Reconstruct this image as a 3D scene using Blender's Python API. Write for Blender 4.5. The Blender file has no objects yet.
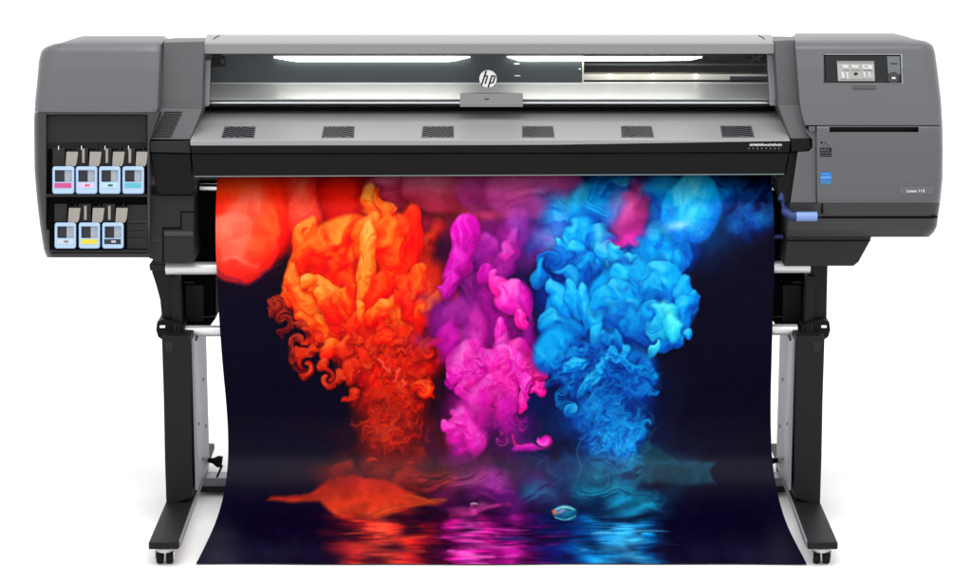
import bpy, math, random
import numpy as np
from mathutils import Vector
random.seed(4)
SC = bpy.context.scene; COL = SC.collection
R = math.radians
# ------------------------------------------------------------------ camera
TH = R(12.5); FPX = 2409.0; CAM = Vector((0.0, -6.0, 1.965))
cd = bpy.data.cameras.new('camera'); cam = bpy.data.objects.new('camera', cd); COL.objects.link(cam)
cam.location = CAM; cam.rotation_euler = (R(90) - TH, 0, 0)
cd.sensor_width = 36; cd.lens = FPX / 972 * 36; cd.clip_end = 500; cd.clip_start = .05
SC.camera = cam
def P(px, py, Y):
    """drawing coordinate -> point on the upright plane at depth Y"""
    u, v = px - 486.0, 291.5 - py
    d = Vector((u, FPX * math.cos(TH) + v * math.sin(TH), -FPX * math.sin(TH) + v * math.cos(TH)))
    return CAM + d * ((Y - CAM.y) / d.y)
def lin(c):
    c = c / 255.0
    return c / 12.92 if c <= .04045 else ((c + .055) / 1.055) ** 2.4
# --------------------------------------------------------------- materials
def mat(name, rgb, rough=.5, spec=.3, metal=0., noise=0., nscale=(60, 60, 60), bump=0., rvar=0., coat=0., emit=None, trans=0., alpha=1., aniso=0.):
    m = bpy.data.materials.new(name); m.use_nodes = True
    nt = m.node_tree; b = nt.nodes['Principled BSDF']
    k_ = .75 if not (metal > .5 or emit) else 1
    c = tuple(lin(v) * k_ for v in rgb) + (1,)
    b.inputs['Base Color'].default_value = c; b.inputs['Roughness'].default_value = rough
    b.inputs['Specular IOR Level'].default_value = spec; b.inputs['Metallic'].default_value = metal
    if coat: b.inputs['Coat Weight'].default_value = coat; b.inputs['Coat Roughness'].default_value = .08
    if emit: b.inputs['Emission Color'].default_value = c; b.inputs['Emission Strength'].default_value = emit
    if trans: b.inputs['Transmission Weight'].default_value = trans
    if aniso: b.inputs['Anisotropic'].default_value = aniso
    if noise or bump or rvar:
        tc = nt.nodes.new('ShaderNodeTexCoord'); mp = nt.nodes.new('ShaderNodeMapping'); mp.inputs['Scale'].default_value = nscale
        nz = nt.nodes.new('ShaderNodeTexNoise'); nz.inputs['Scale'].default_value = 1; nz.inputs['Detail'].default_value = 5
        nt.links.new(tc.outputs['Object'], mp.inputs[0]); nt.links.new(mp.outputs[0], nz.inputs['Vector'])
        if noise:
            mx = nt.nodes.new('ShaderNodeMix'); mx.data_type = 'RGBA'
            mx.inputs[6].default_value = tuple(v * (1 - noise) for v in c[:3]) + (1,); mx.inputs[7].default_value = tuple(min(1, v * (1 + noise)) for v in c[:3]) + (1,)
            nt.links.new(nz.outputs['Fac'], mx.inputs[0]); nt.links.new(mx.outputs[2], b.inputs['Base Color'])
        if rvar:
            mr = nt.nodes.new('ShaderNodeMapRange'); mr.inputs['To Min'].default_value = rough - rvar; mr.inputs['To Max'].default_value = rough + rvar
            nt.links.new(nz.outputs['Fac'], mr.inputs[0]); nt.links.new(mr.outputs[0], b.inputs['Roughness'])
        if bump:
            bp = nt.nodes.new('ShaderNodeBump'); bp.inputs['Strength'].default_value = bump; bp.inputs['Distance'].default_value = .001
            nt.links.new(nz.outputs['Fac'], bp.inputs['Height']); nt.links.new(bp.outputs[0], b.inputs['Normal'])
    return m
M = dict(
 body=mat('grey_plastic', (90, 91, 94), .4, .35, metal=.3, noise=.05, nscale=(5, 5, 5), rvar=.05),
 bodyfine=mat('grey_plastic_textured', (86, 85, 88), .48, .25, metal=.2, noise=.10, nscale=(240, 240, 240), bump=.25),
 lowbody=mat('grey_plastic_low', (56, 55, 57), .45, .22, noise=.05, nscale=(6, 6, 6), rvar=.05),
 dark=mat('charcoal_plastic', (38, 35, 38), .5, .12, noise=.10, nscale=(120, 120, 120), rvar=.06),
 black=mat('black_plastic', (19, 18, 19), .5, .08, noise=.15, nscale=(9, 40, 160), rvar=.08),
 void=mat('black_void', (8, 8, 9), .8, .03),
 seam=mat('seam_black', (10, 10, 11), .8, .03),
 lid=mat('brushed_light_grey', (146, 145, 147), .42, .25, noise=.05, nscale=(3, 300, 300), bump=.12, rvar=.04),
 ventgrey=mat('vent_grey', (82, 80, 84), .5, .2),
 hood=mat('brushed_hood', (130, 129, 131), .42, .3, noise=.05, nscale=(3, 300, 300), bump=.1),
 trim=mat('pale_trim', (140, 137, 143), .4, .35),
 steel=mat('steel', (205, 205, 208), .28, .5, metal=1, noise=.06, nscale=(2, 260, 260), bump=.1),
 steelbar=mat('steel_bar', (224, 224, 226), .35, .5, metal=.45, noise=.04, nscale=(1, 90, 90)),
 chrome=mat('chrome', (225, 225, 228), .14, .5, metal=1),
 platen=mat('platen_aluminium', (232, 233, 231), .36, .4, metal=.3, noise=.04, nscale=(2, 220, 220), bump=.12),
 inner=mat('inner_panel', (60, 67, 71), .45, .3, noise=.06, nscale=(3, 120, 120)),
 innerdark=mat('inner_dark', (40, 38, 36), .6, .15, noise=.15, nscale=(8, 8, 60)),
 led=mat('light_diffuser', (252, 250, 244), .4, .2, emit=10),
 rail=mat('lit_rail', (236, 232, 220), .35, .4, metal=.2),
 legside=mat('grey_and_lit_leg', (132, 130, 139), .45, .3, noise=.05, nscale=(30, 30, 30)),  # grey includes the light on the legs' inner sides
 leg=mat('black_leg_paint', (26, 24, 26), .5, .12, noise=.15, nscale=(160, 160, 160), bump=.3, rvar=.06),
 blue=mat('pale_blue_plastic', (112, 140, 196), .35, .4), bluedark=mat('blue_plastic', (34, 50, 104), .4, .25),
 cart=mat('pale_blue_cartridge', (162, 190, 222), .2, .6, noise=.04, nscale=(40, 40, 40)),
 bag=mat('beige_card', (150, 144, 138), .6, .2, noise=.08, nscale=(90, 90, 90)),
 cwhite=mat('window_glare', (150, 158, 168), .3, .4), cdark=mat('cartridge_dark', (44, 44, 50), .5, .2),
 white=mat('white_paint', (246, 247, 248), .4, .4), ink=mat('dark_ink', (26, 26, 30), .5, .1),
 glass=mat('black_glass', (16, 16, 19), .12, .25), screen=mat('lit_screen', (128, 128, 126), .3, .2, emit=.12),
 btn=mat('button_grey', (92, 96, 100), .35, .3), btndark=mat('button_dark', (52, 54, 56), .35, .3),
 icon=mat('icon_grey', (120, 120, 120), .5, .1), iconlight=mat('icon_light', (190, 190, 188), .5, .1),
 sticker=mat('sticker_blue', (40, 104, 180), .4, .3), stickerlight=mat('sticker_light', (84, 146, 206), .4, .3), stickerteal=mat('sticker_teal', (52, 116, 150), .4, .3),
 plate=mat('nameplate', (84, 84, 90), .3, .5),
 rubber=mat('rubber', (20, 20, 21), .7, .1),
 paper=mat('darkened_back', (46, 46, 48), .7, .1),  # sheet back made dark to deepen the shade on the floor behind it
 tealedge=mat('lip_edge', (92, 104, 108), .3, .4),
)
gm = bpy.data.materials.new('clear_window'); gm.use_nodes = True; gt = gm.node_tree
for n_ in list(gt.nodes): gt.nodes.remove(n_)
go = gt.nodes.new('ShaderNodeOutputMaterial'); gx_ = gt.nodes.new('ShaderNodeMixShader'); gtr = gt.nodes.new('ShaderNodeBsdfTransparent'); ggl = gt.nodes.new('ShaderNodeBsdfGlossy'); glw = gt.nodes.new('ShaderNodeFresnel')
glw.inputs['IOR'].default_value = 1.18; ggl.inputs['Roughness'].default_value = .08; gtr.inputs['Color'].default_value = (.97, .98, .98, 1)
gt.links.new(glw.outputs[0], gx_.inputs[0]); gt.links.new(gtr.outputs[0], gx_.inputs[1]); gt.links.new(ggl.outputs[0], gx_.inputs[2]); gt.links.new(gx_.outputs[0], go.inputs[0])
M['window'] = gm
def label_mat(n, rgb): return mat('label_' + n, tuple(v * .93 for v in rgb), .4, .3, noise=.05, nscale=(60, 60, 60))
# ------------------------------------------------------------ mesh builder
class MB:
    def __init__(s): s.v = []; s.f = []; s.m = []; s.mats = []
    def mi(s, m):
        m = M[m] if isinstance(m, str) else m
        if m not in s.mats: s.mats.append(m)
        return s.mats.index(m)
    def add(s, vs, fs, m):
        o = len(s.v); s.v += [tuple(v) for v in vs]; k = s.mi(m)
        for f in fs: s.f.append([i + o for i in f]); s.m.append(k)
    def prism(s, pts, Y0, Y1, m, back=1.0):
        """outline at depth Y0 carried straight back to Y1"""
        a = [P(x, y, Y0) for x, y in pts]; c = sum(a, Vector()) / len(a)
        b = [Vector((c.x + (p.x - c.x) * back, Y1, c.z + (p.z - c.z) * back)) for p in a]
        n = len(a); ar = sum((pts[i][0] * pts[(i + 1) % n][1] - pts[(i + 1) % n][0] * pts[i][1]) for i in range(n))
        if ar < 0: a.reverse(); b.reverse()
        fs = [list(range(n))[::-1], list(range(n, 2 * n))] + [[i, (i + 1) % n, n + (i + 1) % n, n + i] for i in range(n)]
        s.add(a + b, fs, m)
    def box(s, x0, x1, y0, y1, Y0, Y1, m): s.prism([(x0, y0), (x1, y0), (x1, y1), (x0, y1)], Y0, Y1, m)
    def hexa(s, q, m):
        """8 world points: front loop of four, back loop of four"""
        s.add(q, [[0, 1, 2, 3], [7, 6, 5, 4], [0, 4, 5, 1], [1, 5, 6, 2], [2, 6, 7, 3], [3, 7, 4, 0]], m)
    def wbox(s, x0, x1, y0, y1, z0, z1, m):
        s.hexa([(x0, y0, z1), (x1, y0, z1), (x1, y0, z0), (x0, y0, z0), (x0, y1, z1), (x1, y1, z1), (x1, y1, z0), (x0, y1, z0)], m)
    def tube(s, path, r, m, n=16, cap=True):
        path = [Vector(p) for p in path]; vs = []; rr = r if isinstance(r, (list, tuple)) else [r] * len(path)
        for i, p in enumerate(path):
            t = (path[min(i + 1, len(path) - 1)] - path[max(i - 1, 0)]).normalized()
            u = t.cross(Vector((0, 0, 1)) if abs(t.z) < .9 else Vector((0, 1, 0))).normalized(); w = t.cross(u)
            vs += [p + (u * math.cos(a) + w * math.sin(a)) * rr[i] for a in [2 * math.pi * k / n for k in range(n)]]
        fs = []
        for i in range(len(path) - 1):
            for k in range(n): fs.append([i * n + k, i * n + (k + 1) % n, (i + 1) * n + (k + 1) % n, (i + 1) * n + k])
        if cap: fs += [list(range(n))[::-1], [(len(path) - 1) * n + k for k in range(n)]]
        s.add(vs, fs, m)
    def build(s, name, parent=None, bevel=0., seg=2, angle=35):
        me = bpy.data.meshes.new(name); me.from_pydata(s.v, [], s.f)
        for m in s.mats: me.materials.append(m)
        me.polygons.foreach_set('material_index', s.m)
        import bmesh
        bm = bmesh.new(); bm.from_mesh(me); bmesh.ops.recalc_face_normals(bm, faces=bm.faces); bm.to_mesh(me); bm.free()
        me.polygons.foreach_set('use_smooth', [True] * len(me.polygons)); me.set_sharp_from_angle(angle=R(angle)); me.update()
        o = bpy.data.objects.new(name, me); COL.objects.link(o)
        if parent is not None: o.parent = parent
        if bevel:
            b = o.modifiers.new('edge', 'BEVEL'); b.width = bevel; b.segments = seg; b.limit_method = 'ANGLE'; b.angle_limit = R(35); b.harden_normals = True
        return o
def thing(name, label, cat, group=None):
    o = bpy.data.objects.new(name, None); COL.objects.link(o); o.empty_display_size = .1
    o['label'] = label; o['category'] = cat
    if group: o['group'] = group
    return o
def itp(tab, x):
    xs = [t[0] for t in tab]; ys = [t[1] for t in tab]
    return float(np.interp(x, xs, ys))
def shell(mb, prof, xl, xr, cols, m, edge=((0, .045), (1.2, .022), (3.5, .008), (8, .001), (13, 0)), eL=True, eR=True, holes=(), Yback=.42, dense=2.0, drop=.05, holemat='void'):
    """moulded cover: side profile prof[(py, Y)] between outlines xl(py), xr(py), rounded at the ends, with openings"""
    y0, y1 = prof[0][0], prof[-1][0]
    ys = {y0, y1}; y = y0
    while y < y1: ys.add(y); y += dense if y > y0 + 8 else .5
    for h in holes: ys |= {h[2], h[3]}
    ys = sorted(v for v in ys if y0 <= v <= y1); yy = [ys[0]]
    keep = {y0, y1} | {h[2] for h in holes} | {h[3] for h in holes}
    for v in ys[1:]:
        if v - yy[-1] < .2:
            if v in keep: yy[-1] = v
            continue
        yy.append(v)
    ys = yy
    cs = sorted(set(cols) | {h[0] for h in holes} | {h[1] for h in holes})
    L = [('l', e) for e in edge] if eL else [('l', (0, 0))]
    Rr = [('r', e) for e in reversed(edge)] if eR else [('r', (0, 0))]
    spec = L + [('c', c) for c in cs] + Rr
    grid = []
    for y in ys:
        a, b = itp(xl, y), itp(xr, y); Y = itp(prof, y); row = []
        for k, e in spec:
            if k == 'l': row.append(P(a + e[0], y, Y + e[1]))
            elif k == 'r': row.append(P(b - e[0], y, Y + e[1]))
            else: row.append(P(min(max(e, a + (edge[-1][0] if eL else 0)), b - (edge[-1][0] if eR else 0)), y, Y))
        grid.append(row)
    nr, nc = len(grid), len(spec)
    def inhole(i, j):
        if not (spec[j][0] == 'c' and spec[j + 1][0] == 'c'): return None
        cx = (spec[j][1] + spec[j + 1][1]) / 2; cy = (ys[i] + ys[i + 1]) / 2
        for h in holes:
            if h[0] < cx < h[1] and h[2] < cy < h[3]: return h
        return None
    vs = [p for r in grid for p in r]; fs = []; hf = []
    for i in range(nr - 1):
        for j in range(nc - 1):
            h = inhole(i, j); q = [i * nc + j, i * nc + j + 1, (i + 1) * nc + j + 1, (i + 1) * nc + j]
            if h is None: fs.append(q)
            else: hf.append((q, h))
    # sides, back
    loop = [j for j in range(nc)] + [i * nc + nc - 1 for i in range(1, nr)] + [(nr - 1) * nc + j for j in range(nc - 2, -1, -1)] + [i * nc for i in range(nr - 2, 0, -1)]
    zt = max(v.z for v in vs); o = len(vs); n = len(loop)
    for k in loop: vs.append(Vector((vs[k].x * .995, Yback, min(vs[k].z, zt - drop))))
    for k in range(n): fs.append([loop[k], o + k, o + (k + 1) % n, loop[(k + 1) % n]])
    fs.append([o + k for k in range(n)])
    mb.add(vs, fs, m)
    for h in holes:
        dep = h[4]; hm = h[5] if len(h) > 5 else holemat
        qs = [q for q, hh in hf if hh is h]; ids = sorted({k for q in qs for k in q}); mp = {}; hv = []
        for k in ids: mp[k] = len(hv); hv.append(vs[k])
        nb = len(hv)
        for k in ids: hv.append(Vector((vs[k].x, vs[k].y + dep, vs[k].z)))
        from collections import Counter
        ed = Counter(frozenset((q[a], q[(a + 1) % 4])) for q in qs for a in range(4)); hfs = [[mp[k] + nb for k in q] for q in qs]
        for e, c in ed.items():
            if c == 1:
                a, b = tuple(e); hfs.append([mp[a], mp[b], mp[b] + nb, mp[a] + nb])
        mb.add(hv, hfs, hm)
def text_mesh(mb, txt, px, py, Y, h, m, slant=0., xs=1., tilt=0):
    cu = bpy.data.curves.new('t', 'FONT'); cu.body = txt; cu.size = 1; cu.extrude = 0; cu.resolution_u = 3; cu.shear = slant
    ob = bpy.data.objects.new('t', cu); me = bpy.data.meshes.new_from_object(ob)
    k = h / .72; p0 = P(px, py, Y)
    mb.add([Vector((p0.x + v.co.x * k * xs, Y + tilt * v.co.y * k, p0.z + v.co.y * k)) for v in me.vertices], [list(f.vertices) for f in me.polygons], m)
    bpy.data.objects.remove(ob); bpy.data.curves.remove(cu); bpy.data.meshes.remove(me)
PRINT_GAIN = .76; WORLD = 1.5; KEY = 85
import numpy as np
# ---------------------------------------------------------------- ink print
# picture printed on the sheet: painted in print coordinates, 2 samples per unit
IX0, IY0, IX1, IY1, IS = 188, 172, 816, 568, 2
rng = np.random.default_rng(11)
def spectral(n, beta, seed):
    r = np.random.default_rng(seed)
    f = np.fft.fft2(r.standard_normal((n, n)))
    k = np.fft.fftfreq(n) * n
    kk = np.sqrt(k[:, None] ** 2 + k[None, :] ** 2); kk[0, 0] = 1
    g = np.real(np.fft.ifft2(f * kk ** -beta * (kk > 3)))
    g = (g - g.mean()) / g.std()
    return g
TN = 512
NT = [spectral(TN, 2.9, s) for s in (1, 2, 3)] + [spectral(TN, 1.2, 4)]
NR = 1 - np.sqrt(spectral(TN, 2.5, 9) ** 2 + .03) * 1.2          # ridged
def lookup(t, x, y):
    x = np.mod(x, TN); y = np.mod(y, TN)
    x0 = np.floor(x).astype(int) % TN; y0 = np.floor(y).astype(int) % TN
    fx = x - np.floor(x); fy = y - np.floor(y)
    x1 = (x0 + 1) % TN; y1 = (y0 + 1) % TN
    return (t[y0, x0] * (1 - fx) + t[y0, x1] * fx) * (1 - fy) + (t[y1, x0] * (1 - fx) + t[y1, x1] * fx) * fy
def sst(a, b, x):
    t = np.clip((x - a) / (b - a), 0, 1); return t * t * (3 - 2 * t)
W, H = (IX1 - IX0) * IS, (IY1 - IY0) * IS
gx, gy = np.meshgrid(IX0 + (np.arange(W) + .5) / IS, IY0 + (np.arange(H) + .5) / IS)
img = np.empty((H, W, 3)); img[:] = (5, 0, 24)
PAL = {
 'orange': [(222, 0, 4), (255, 22, 6), (255, 84, 12), (255, 158, 60)],
 'redor':  [(176, 0, 6), (242, 6, 8), (255, 40, 8), (255, 108, 34)],
 'gold':   [(246, 20, 0), (255, 72, 10), (255, 124, 30), (255, 184, 96)],
 'deep':   [(104, 2, 8), (176, 12, 8), (232, 44, 14), (255, 104, 50)],
 'ember':  [(44, 2, 14), (96, 8, 14), (150, 24, 18), (206, 62, 34)],
 'salmon': [(214, 14, 12), (250, 42, 28), (255, 78, 56), (255, 130, 100)],
 'rose':   [(110, 4, 30), (160, 28, 58), (204, 66, 100), (236, 126, 148)],
 'plum':   [(90, 8, 74), (146, 32, 108), (196, 60, 146), (238, 104, 178)],
 'mag':    [(110, 0, 104), (170, 0, 142), (214, 10, 176), (240, 84, 214)],
 'violet': [(64, 0, 80), (112, 4, 116), (158, 20, 146), (206, 76, 190)],
 'pink':   [(190, 4, 148), (232, 18, 176), (250, 62, 202), (255, 150, 230)],
 'hot':    [(186, 0, 112), (236, 6, 146), (253, 40, 180), (255, 120, 206)],
 'blue':   [(0, 62, 160), (0, 110, 212), (0, 164, 240), (84, 216, 252)],
 'cyan':   [(0, 104, 200), (0, 158, 236), (40, 200, 252), (136, 244, 255)],
 'dblue':  [(0, 18, 92), (0, 54, 152), (0, 98, 204), (24, 150, 230)],
 'teal':   [(2, 18, 50), (2, 46, 82), (4, 84, 118), (24, 128, 156)],
 'aqua':   [(20, 170, 224), (30, 214, 248), (90, 250, 255), (180, 255, 255)],
}
PAL = {k: np.array(v, float) for k, v in PAL.items()}
def ramp(p, t):
    c = PAL[p]; t = np.clip(t, 0, 1) * 3
    i = np.minimum(t.astype(int), 2); f = (t - i)[..., None]
    return c[i] * (1 - f) + c[i + 1] * f
def window(cx, cy, r):
    x0 = max(0, int((cx - r - IX0) * IS)); x1 = min(W, int((cx + r - IX0) * IS) + 1)
    y0 = max(0, int((cy - r - IY0) * IS)); y1 = min(H, int((cy + r - IY0) * IS) + 1)
    return slice(y0, y1), slice(x0, x1)
def puff(cx, cy, rx, ry, ang, pal, alpha=1., soft=.10, warp=.15, fold=.09, bias=0., occ=.35, fade=None, striate=1.0):
    """one billow of ink: warped ellipse with folded relief"""
    R = max(rx, ry); sl = window(cx, cy, R * 1.55)
    X, Y = gx[sl], gy[sl]
    if X.size == 0 or X.shape[0] < 4 or X.shape[1] < 4: return
    a = np.radians(ang); ca, sa = np.cos(a), np.sin(a)
    ox, oy = rng.uniform(0, TN, 2)
    m = min(rx, ry); warp = warp * min(1., 15. / m); k = 40. / max(m, 4)
    w1 = lookup(NT[0], ox + X * k, oy + Y * k); w2 = lookup(NT[1], ox + X * k, oy + Y * k)
    w1 = w1 - w1.mean(); w2 = w2 - w2.mean()
    dx = X - cx + w1 * warp * m; dy = Y - cy + w2 * warp * m
    u = (dx * ca + dy * sa) / rx; v = (-dx * sa + dy * ca) / ry
    r = np.sqrt(u * u + v * v)
    A = sst(1 + soft * .3, 1 - soft, r) * alpha
    if fade is not None: A = A * sst(fade[1], fade[0], Y)
    h = np.sqrt(np.clip(1.02 - r * r, 0.0, 1))
    # folds flow along the long axis
    lu, lv = (u, v) if rx >= ry else (v, u)
    f1 = lookup(NR, ox + 42 * lv + 14 * w2, oy + 15 * lu + 12 * w1)
    f2 = lookup(NR, oy + 120 * lv + 30 * w1, ox + 20 * lu + 12 * w2)
    hh = (1.15 * h + fold * f1 + fold * .10 * striate * f2) * m
    gyy, gxx = np.gradient(hh, 1. / IS)
    gxx = 1.7 * np.tanh(gxx / 1.7); gyy = 1.7 * np.tanh(gyy / 1.7)
    n = 1 / np.sqrt(gxx ** 2 + gyy ** 2 + .8)
    sh = (.18 * gxx + .62 * gyy + .75) * n
    t = .08 + .66 * sh + .10 * f1 * h + bias + .16 * np.clip(1 - h, 0, 1) ** 2
    col = ramp(pal, t)
    if occ:
        o = sst(1.38, .95, np.sqrt(((dx * ca + dy * sa) / (rx * 1.0)) ** 2 + ((-dx * sa + (dy - .12 * ry) * ca) / ry) ** 2)) * occ * alpha
        if fade is not None: o = o * sst(fade[1], fade[0], Y)
        cur = img[sl]; mxc = cur.max(-1, keepdims=True) + 1e-3
        img[sl] = cur * (1 - o[..., None] * (.42 + .62 * (1 - cur / mxc)))
    img[sl] = img[sl] * (1 - A[..., None]) + col * A[..., None]
def glow(cx, cy, rx, ry, col, alpha, ang=0, noise=.5):
    R = max(rx, ry) * 1.6; sl = window(cx, cy, R); X, Y = gx[sl], gy[sl]
    if X.size == 0: return
    a = np.radians(ang); ca, sa = np.cos(a), np.sin(a)
    ox, oy = rng.uniform(0, TN, 2)
    q = lookup(NT[2], ox + X * 3, oy + Y * 3); q2 = lookup(NT[1], oy + X * 3, ox + Y * 3)
    dx, dy = X - cx + q * 5 * noise, Y - cy + q2 * 5 * noise
    u = (dx * ca + dy * sa) / rx; v = (-dx * sa + dy * ca) / ry
    A = np.exp(-(u * u + v * v) * 1.5) * alpha * np.clip(1 + noise * .7 * q, 0, 2)
    A = np.clip(A, 0, 1)[..., None]
    img[sl] = img[sl] * (1 - A) + np.array(col, float) * A
def wisp(pts, width, col, alpha=.7, soft=1.0, wob=2.0, taper=True):
    """a thin thread of ink along a polyline"""
    P = np.array(pts, float)
    # smooth it
    for _ in range(3):
        Q = [P[0]]
        for i in range(len(P) - 1): Q += [P[i] * .75 + P[i + 1] * .25, P[i] * .25 + P[i + 1] * .75]
        Q.append(P[-1]); P = np.array(Q)
    c = (P.min(0) + P.max(0)) / 2; R = (P.max(0) - P.min(0)).max() / 2 + width * 4 + 6
    sl = window(c[0], c[1], R); X, Y = gx[sl], gy[sl]
    if X.size == 0: return
    ox, oy = rng.uniform(0, TN, 2)
    X = X + wob * lookup(NT[0], ox + X * 3, oy + Y * 3); Y = Y + wob * lookup(NT[1], ox + X * 3, oy + Y * 3)
    D = np.full(X.shape, 1e9); T = np.zeros(X.shape)
    n = len(P) - 1
    for i in range(n):
        d = P[i + 1] - P[i]; L = d @ d + 1e-9
        t = np.clip(((X - P[i, 0]) * d[0] + (Y - P[i, 1]) * d[1]) / L, 0, 1)
        q = np.hypot(X - P[i, 0] - t * d[0], Y - P[i, 1] - t * d[1])
        k = q < D; D = np.where(k, q, D); T = np.where(k, (i + t) / n, T)
    w = width * (np.sin(np.pi * np.clip(T, .03, .97)) ** .5 if taper else 1)
    A = np.exp(-(D / w) ** 2 * (1.2 / soft)) * alpha
    st = .75 + .25 * np.cos(D / w * 4)
    A = np.clip(A, 0, 1)[..., None]
    img[sl] = img[sl] * (1 - A) + np.array(col, float) * st[..., None] * A
def poly(pts, col, alpha=1., soft=1.5, wob=1.5, grad=None, tex=.25, horiz=False):
    """filled outline with a soft wobbling edge"""
    P = np.array(pts, float); c = (P.min(0) + P.max(0)) / 2; R = (P.max(0) - P.min(0)).max() / 2 + 8
    sl = window(c[0], c[1], R); X0, Y0 = gx[sl], gy[sl]
    ox, oy = rng.uniform(0, TN, 2)
    X = X0 + wob * lookup(NT[0], ox + X0 * 2, oy + Y0 * 2); Y = Y0 + wob * lookup(NT[1], ox + X0 * 2, oy + Y0 * 2)
    ins = np.zeros(X.shape, bool); D = np.full(X.shape, 1e9)
    n = len(P)
    for i in range(n):
        p, q = P[i], P[(i + 1) % n]; d = q - p; L = d @ d + 1e-9
        t = np.clip(((X - p[0]) * d[0] + (Y - p[1]) * d[1]) / L, 0, 1)
        D = np.minimum(D, np.hypot(X - p[0] - t * d[0], Y - p[1] - t * d[1]))
        cr = (p[1] > Y) != (q[1] > Y)
        with np.errstate(all='ignore'):
            ins ^= cr & (X < (q[0] - p[0]) * (Y - p[1]) / (q[1] - p[1] + 1e-12) + p[0])
    sd = np.where(ins, D, -D)
    A = sst(-soft * .3, soft, sd) * alpha
    if horiz: s = lookup(NR, ox + X0 * .8, oy + Y0 * 5 + 8 * lookup(NT[2], X0, Y0))
    else: s = lookup(NR, ox + X0 * 2.2 + 14 * lookup(NT[2], X0, Y0), oy + Y0 * 2.2)
    c1 = np.array(col, float)
    if grad is not None:
        g = np.clip((Y0 - P[:, 1].min()) / (np.ptp(P[:, 1]) + 1e-6), 0, 1)[..., None]
        c1 = c1 * (1 - g) + np.array(grad, float) * g
    colr = c1 * (1 - tex + tex * 1.5 * np.clip(s, -.4, 1))[..., None]
    A = A[..., None]; img[sl] = img[sl] * (1 - A) + np.clip(colr, 0, 255) * A
def swarm(n, cx, cy, rx, ry, r0, r1, pal, alpha=1., el=1.5, ang=(-40, 40), **k):
    for _ in range(n):
        a = rng.uniform(0, 6.283); q = rng.uniform(0, 1) ** .5
        r = rng.uniform(r0, r1)
        puff(cx + rx * q * np.cos(a), cy + ry * q * np.sin(a), r, r * rng.uniform(1, el), rng.uniform(*ang),
             pal if isinstance(pal, str) else pal[rng.integers(len(pal))], alpha, **k)
def threads(n, x0, x1, y0, y1, col, alpha, w=.9, amp=7):
    for _ in range(int(n * .4)):
        x = rng.uniform(x0, x1); ya = rng.uniform(y0, y0 + (y1 - y0) * .5); yb = ya + rng.uniform(.25, .6) * (y1 - y0)
        pts = [(x + rng.normal() * amp, ya + (yb - ya) * t) for t in np.linspace(0, 1, 5)]
        c = np.array(col, float) * rng.uniform(.7, 1.2)
        wisp(pts, w * rng.uniform(.6, 1.6), np.clip(c, 0, 255), alpha * rng.uniform(.2, .7), soft=rng.uniform(1, 3), wob=3)

# ---- deep glows behind
glow(440, 270, 60, 60, (62, 0, 48), .9); glow(430, 215, 70, 26, (120, 8, 30), .9)
glow(350, 205, 80, 40, (150, 12, 12), .9); glow(480, 300, 40, 40, (58, 0, 62), .9)
glow(560, 300, 40, 70, (4, 6, 92), .9); glow(600, 240, 80, 50, (6, 40, 140), .9)
glow(560, 210, 70, 26, (30, 50, 130), .8); glow(430, 350, 60, 40, (60, 2, 20), .9)
glow(540, 390, 40, 60, (6, 10, 70), .9); glow(610, 400, 60, 60, (0, 36, 110), .75)
glow(660, 230, 60, 40, (2, 60, 150), .7); glow(450, 430, 40, 50, (60, 2, 40), .7)
for x0_, y0_, rx_, ry_, c_, al_ in [(262, 186, 62, 60, (206, 18, 14), 1), (350, 190, 56, 40, (150, 10, 22), 1), (420, 186, 60, 34, (128, 18, 44), 1), (480, 190, 60, 36, (120, 16, 70), 1), (540, 190, 50, 34, (112, 18, 96), .95),
                                   (590, 210, 46, 40, (6, 96, 176), .95), (640, 214, 60, 44, (8, 90, 176), .95), (694, 200, 40, 40, (6, 110, 180), .9), (500, 236, 40, 34, (110, 6, 96), .85), (548, 244, 34, 26, (50, 40, 140), .85)]:
    glow(x0_, y0_, rx_ * 1.15, ry_ * 1.15, c_, al_, noise=.25)
# ---- hazy smoke low down
for x, y, a, b, c, al in [(390, 470, 70, 40, (78, 8, 14), .85), (345, 478, 26, 18, (62, 6, 12), .6), (430, 455, 40, 40, (62, 6, 16), .8),
                          (475, 475, 50, 40, (84, 6, 70), .85), (520, 490, 50, 30, (70, 8, 84), .8), (585, 470, 50, 46, (2, 44, 92), .85),
                          (625, 480, 50, 36, (4, 74, 108), .85), (560, 440, 34, 40, (4, 22, 74), .8), (660, 462, 40, 20, (6, 52, 78), .8)]:
    glow(x, y, a, b, c, al, noise=.9)
poly([(590, 442), (640, 444), (668, 452), (700, 461), (722, 463), (712, 472), (719, 485), (690, 487), (668, 483), (640, 488), (590, 490)], (10, 66, 92), .92, soft=4, wob=1.4, grad=(10, 56, 74), tex=.15)
swarm(10, 395, 470, 46, 22, 8, 16, 'ember', .45, soft=.5, occ=.1)
swarm(8, 350, 472, 20, 12, 6, 12, 'ember', .35, soft=.6, occ=.1)
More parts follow.
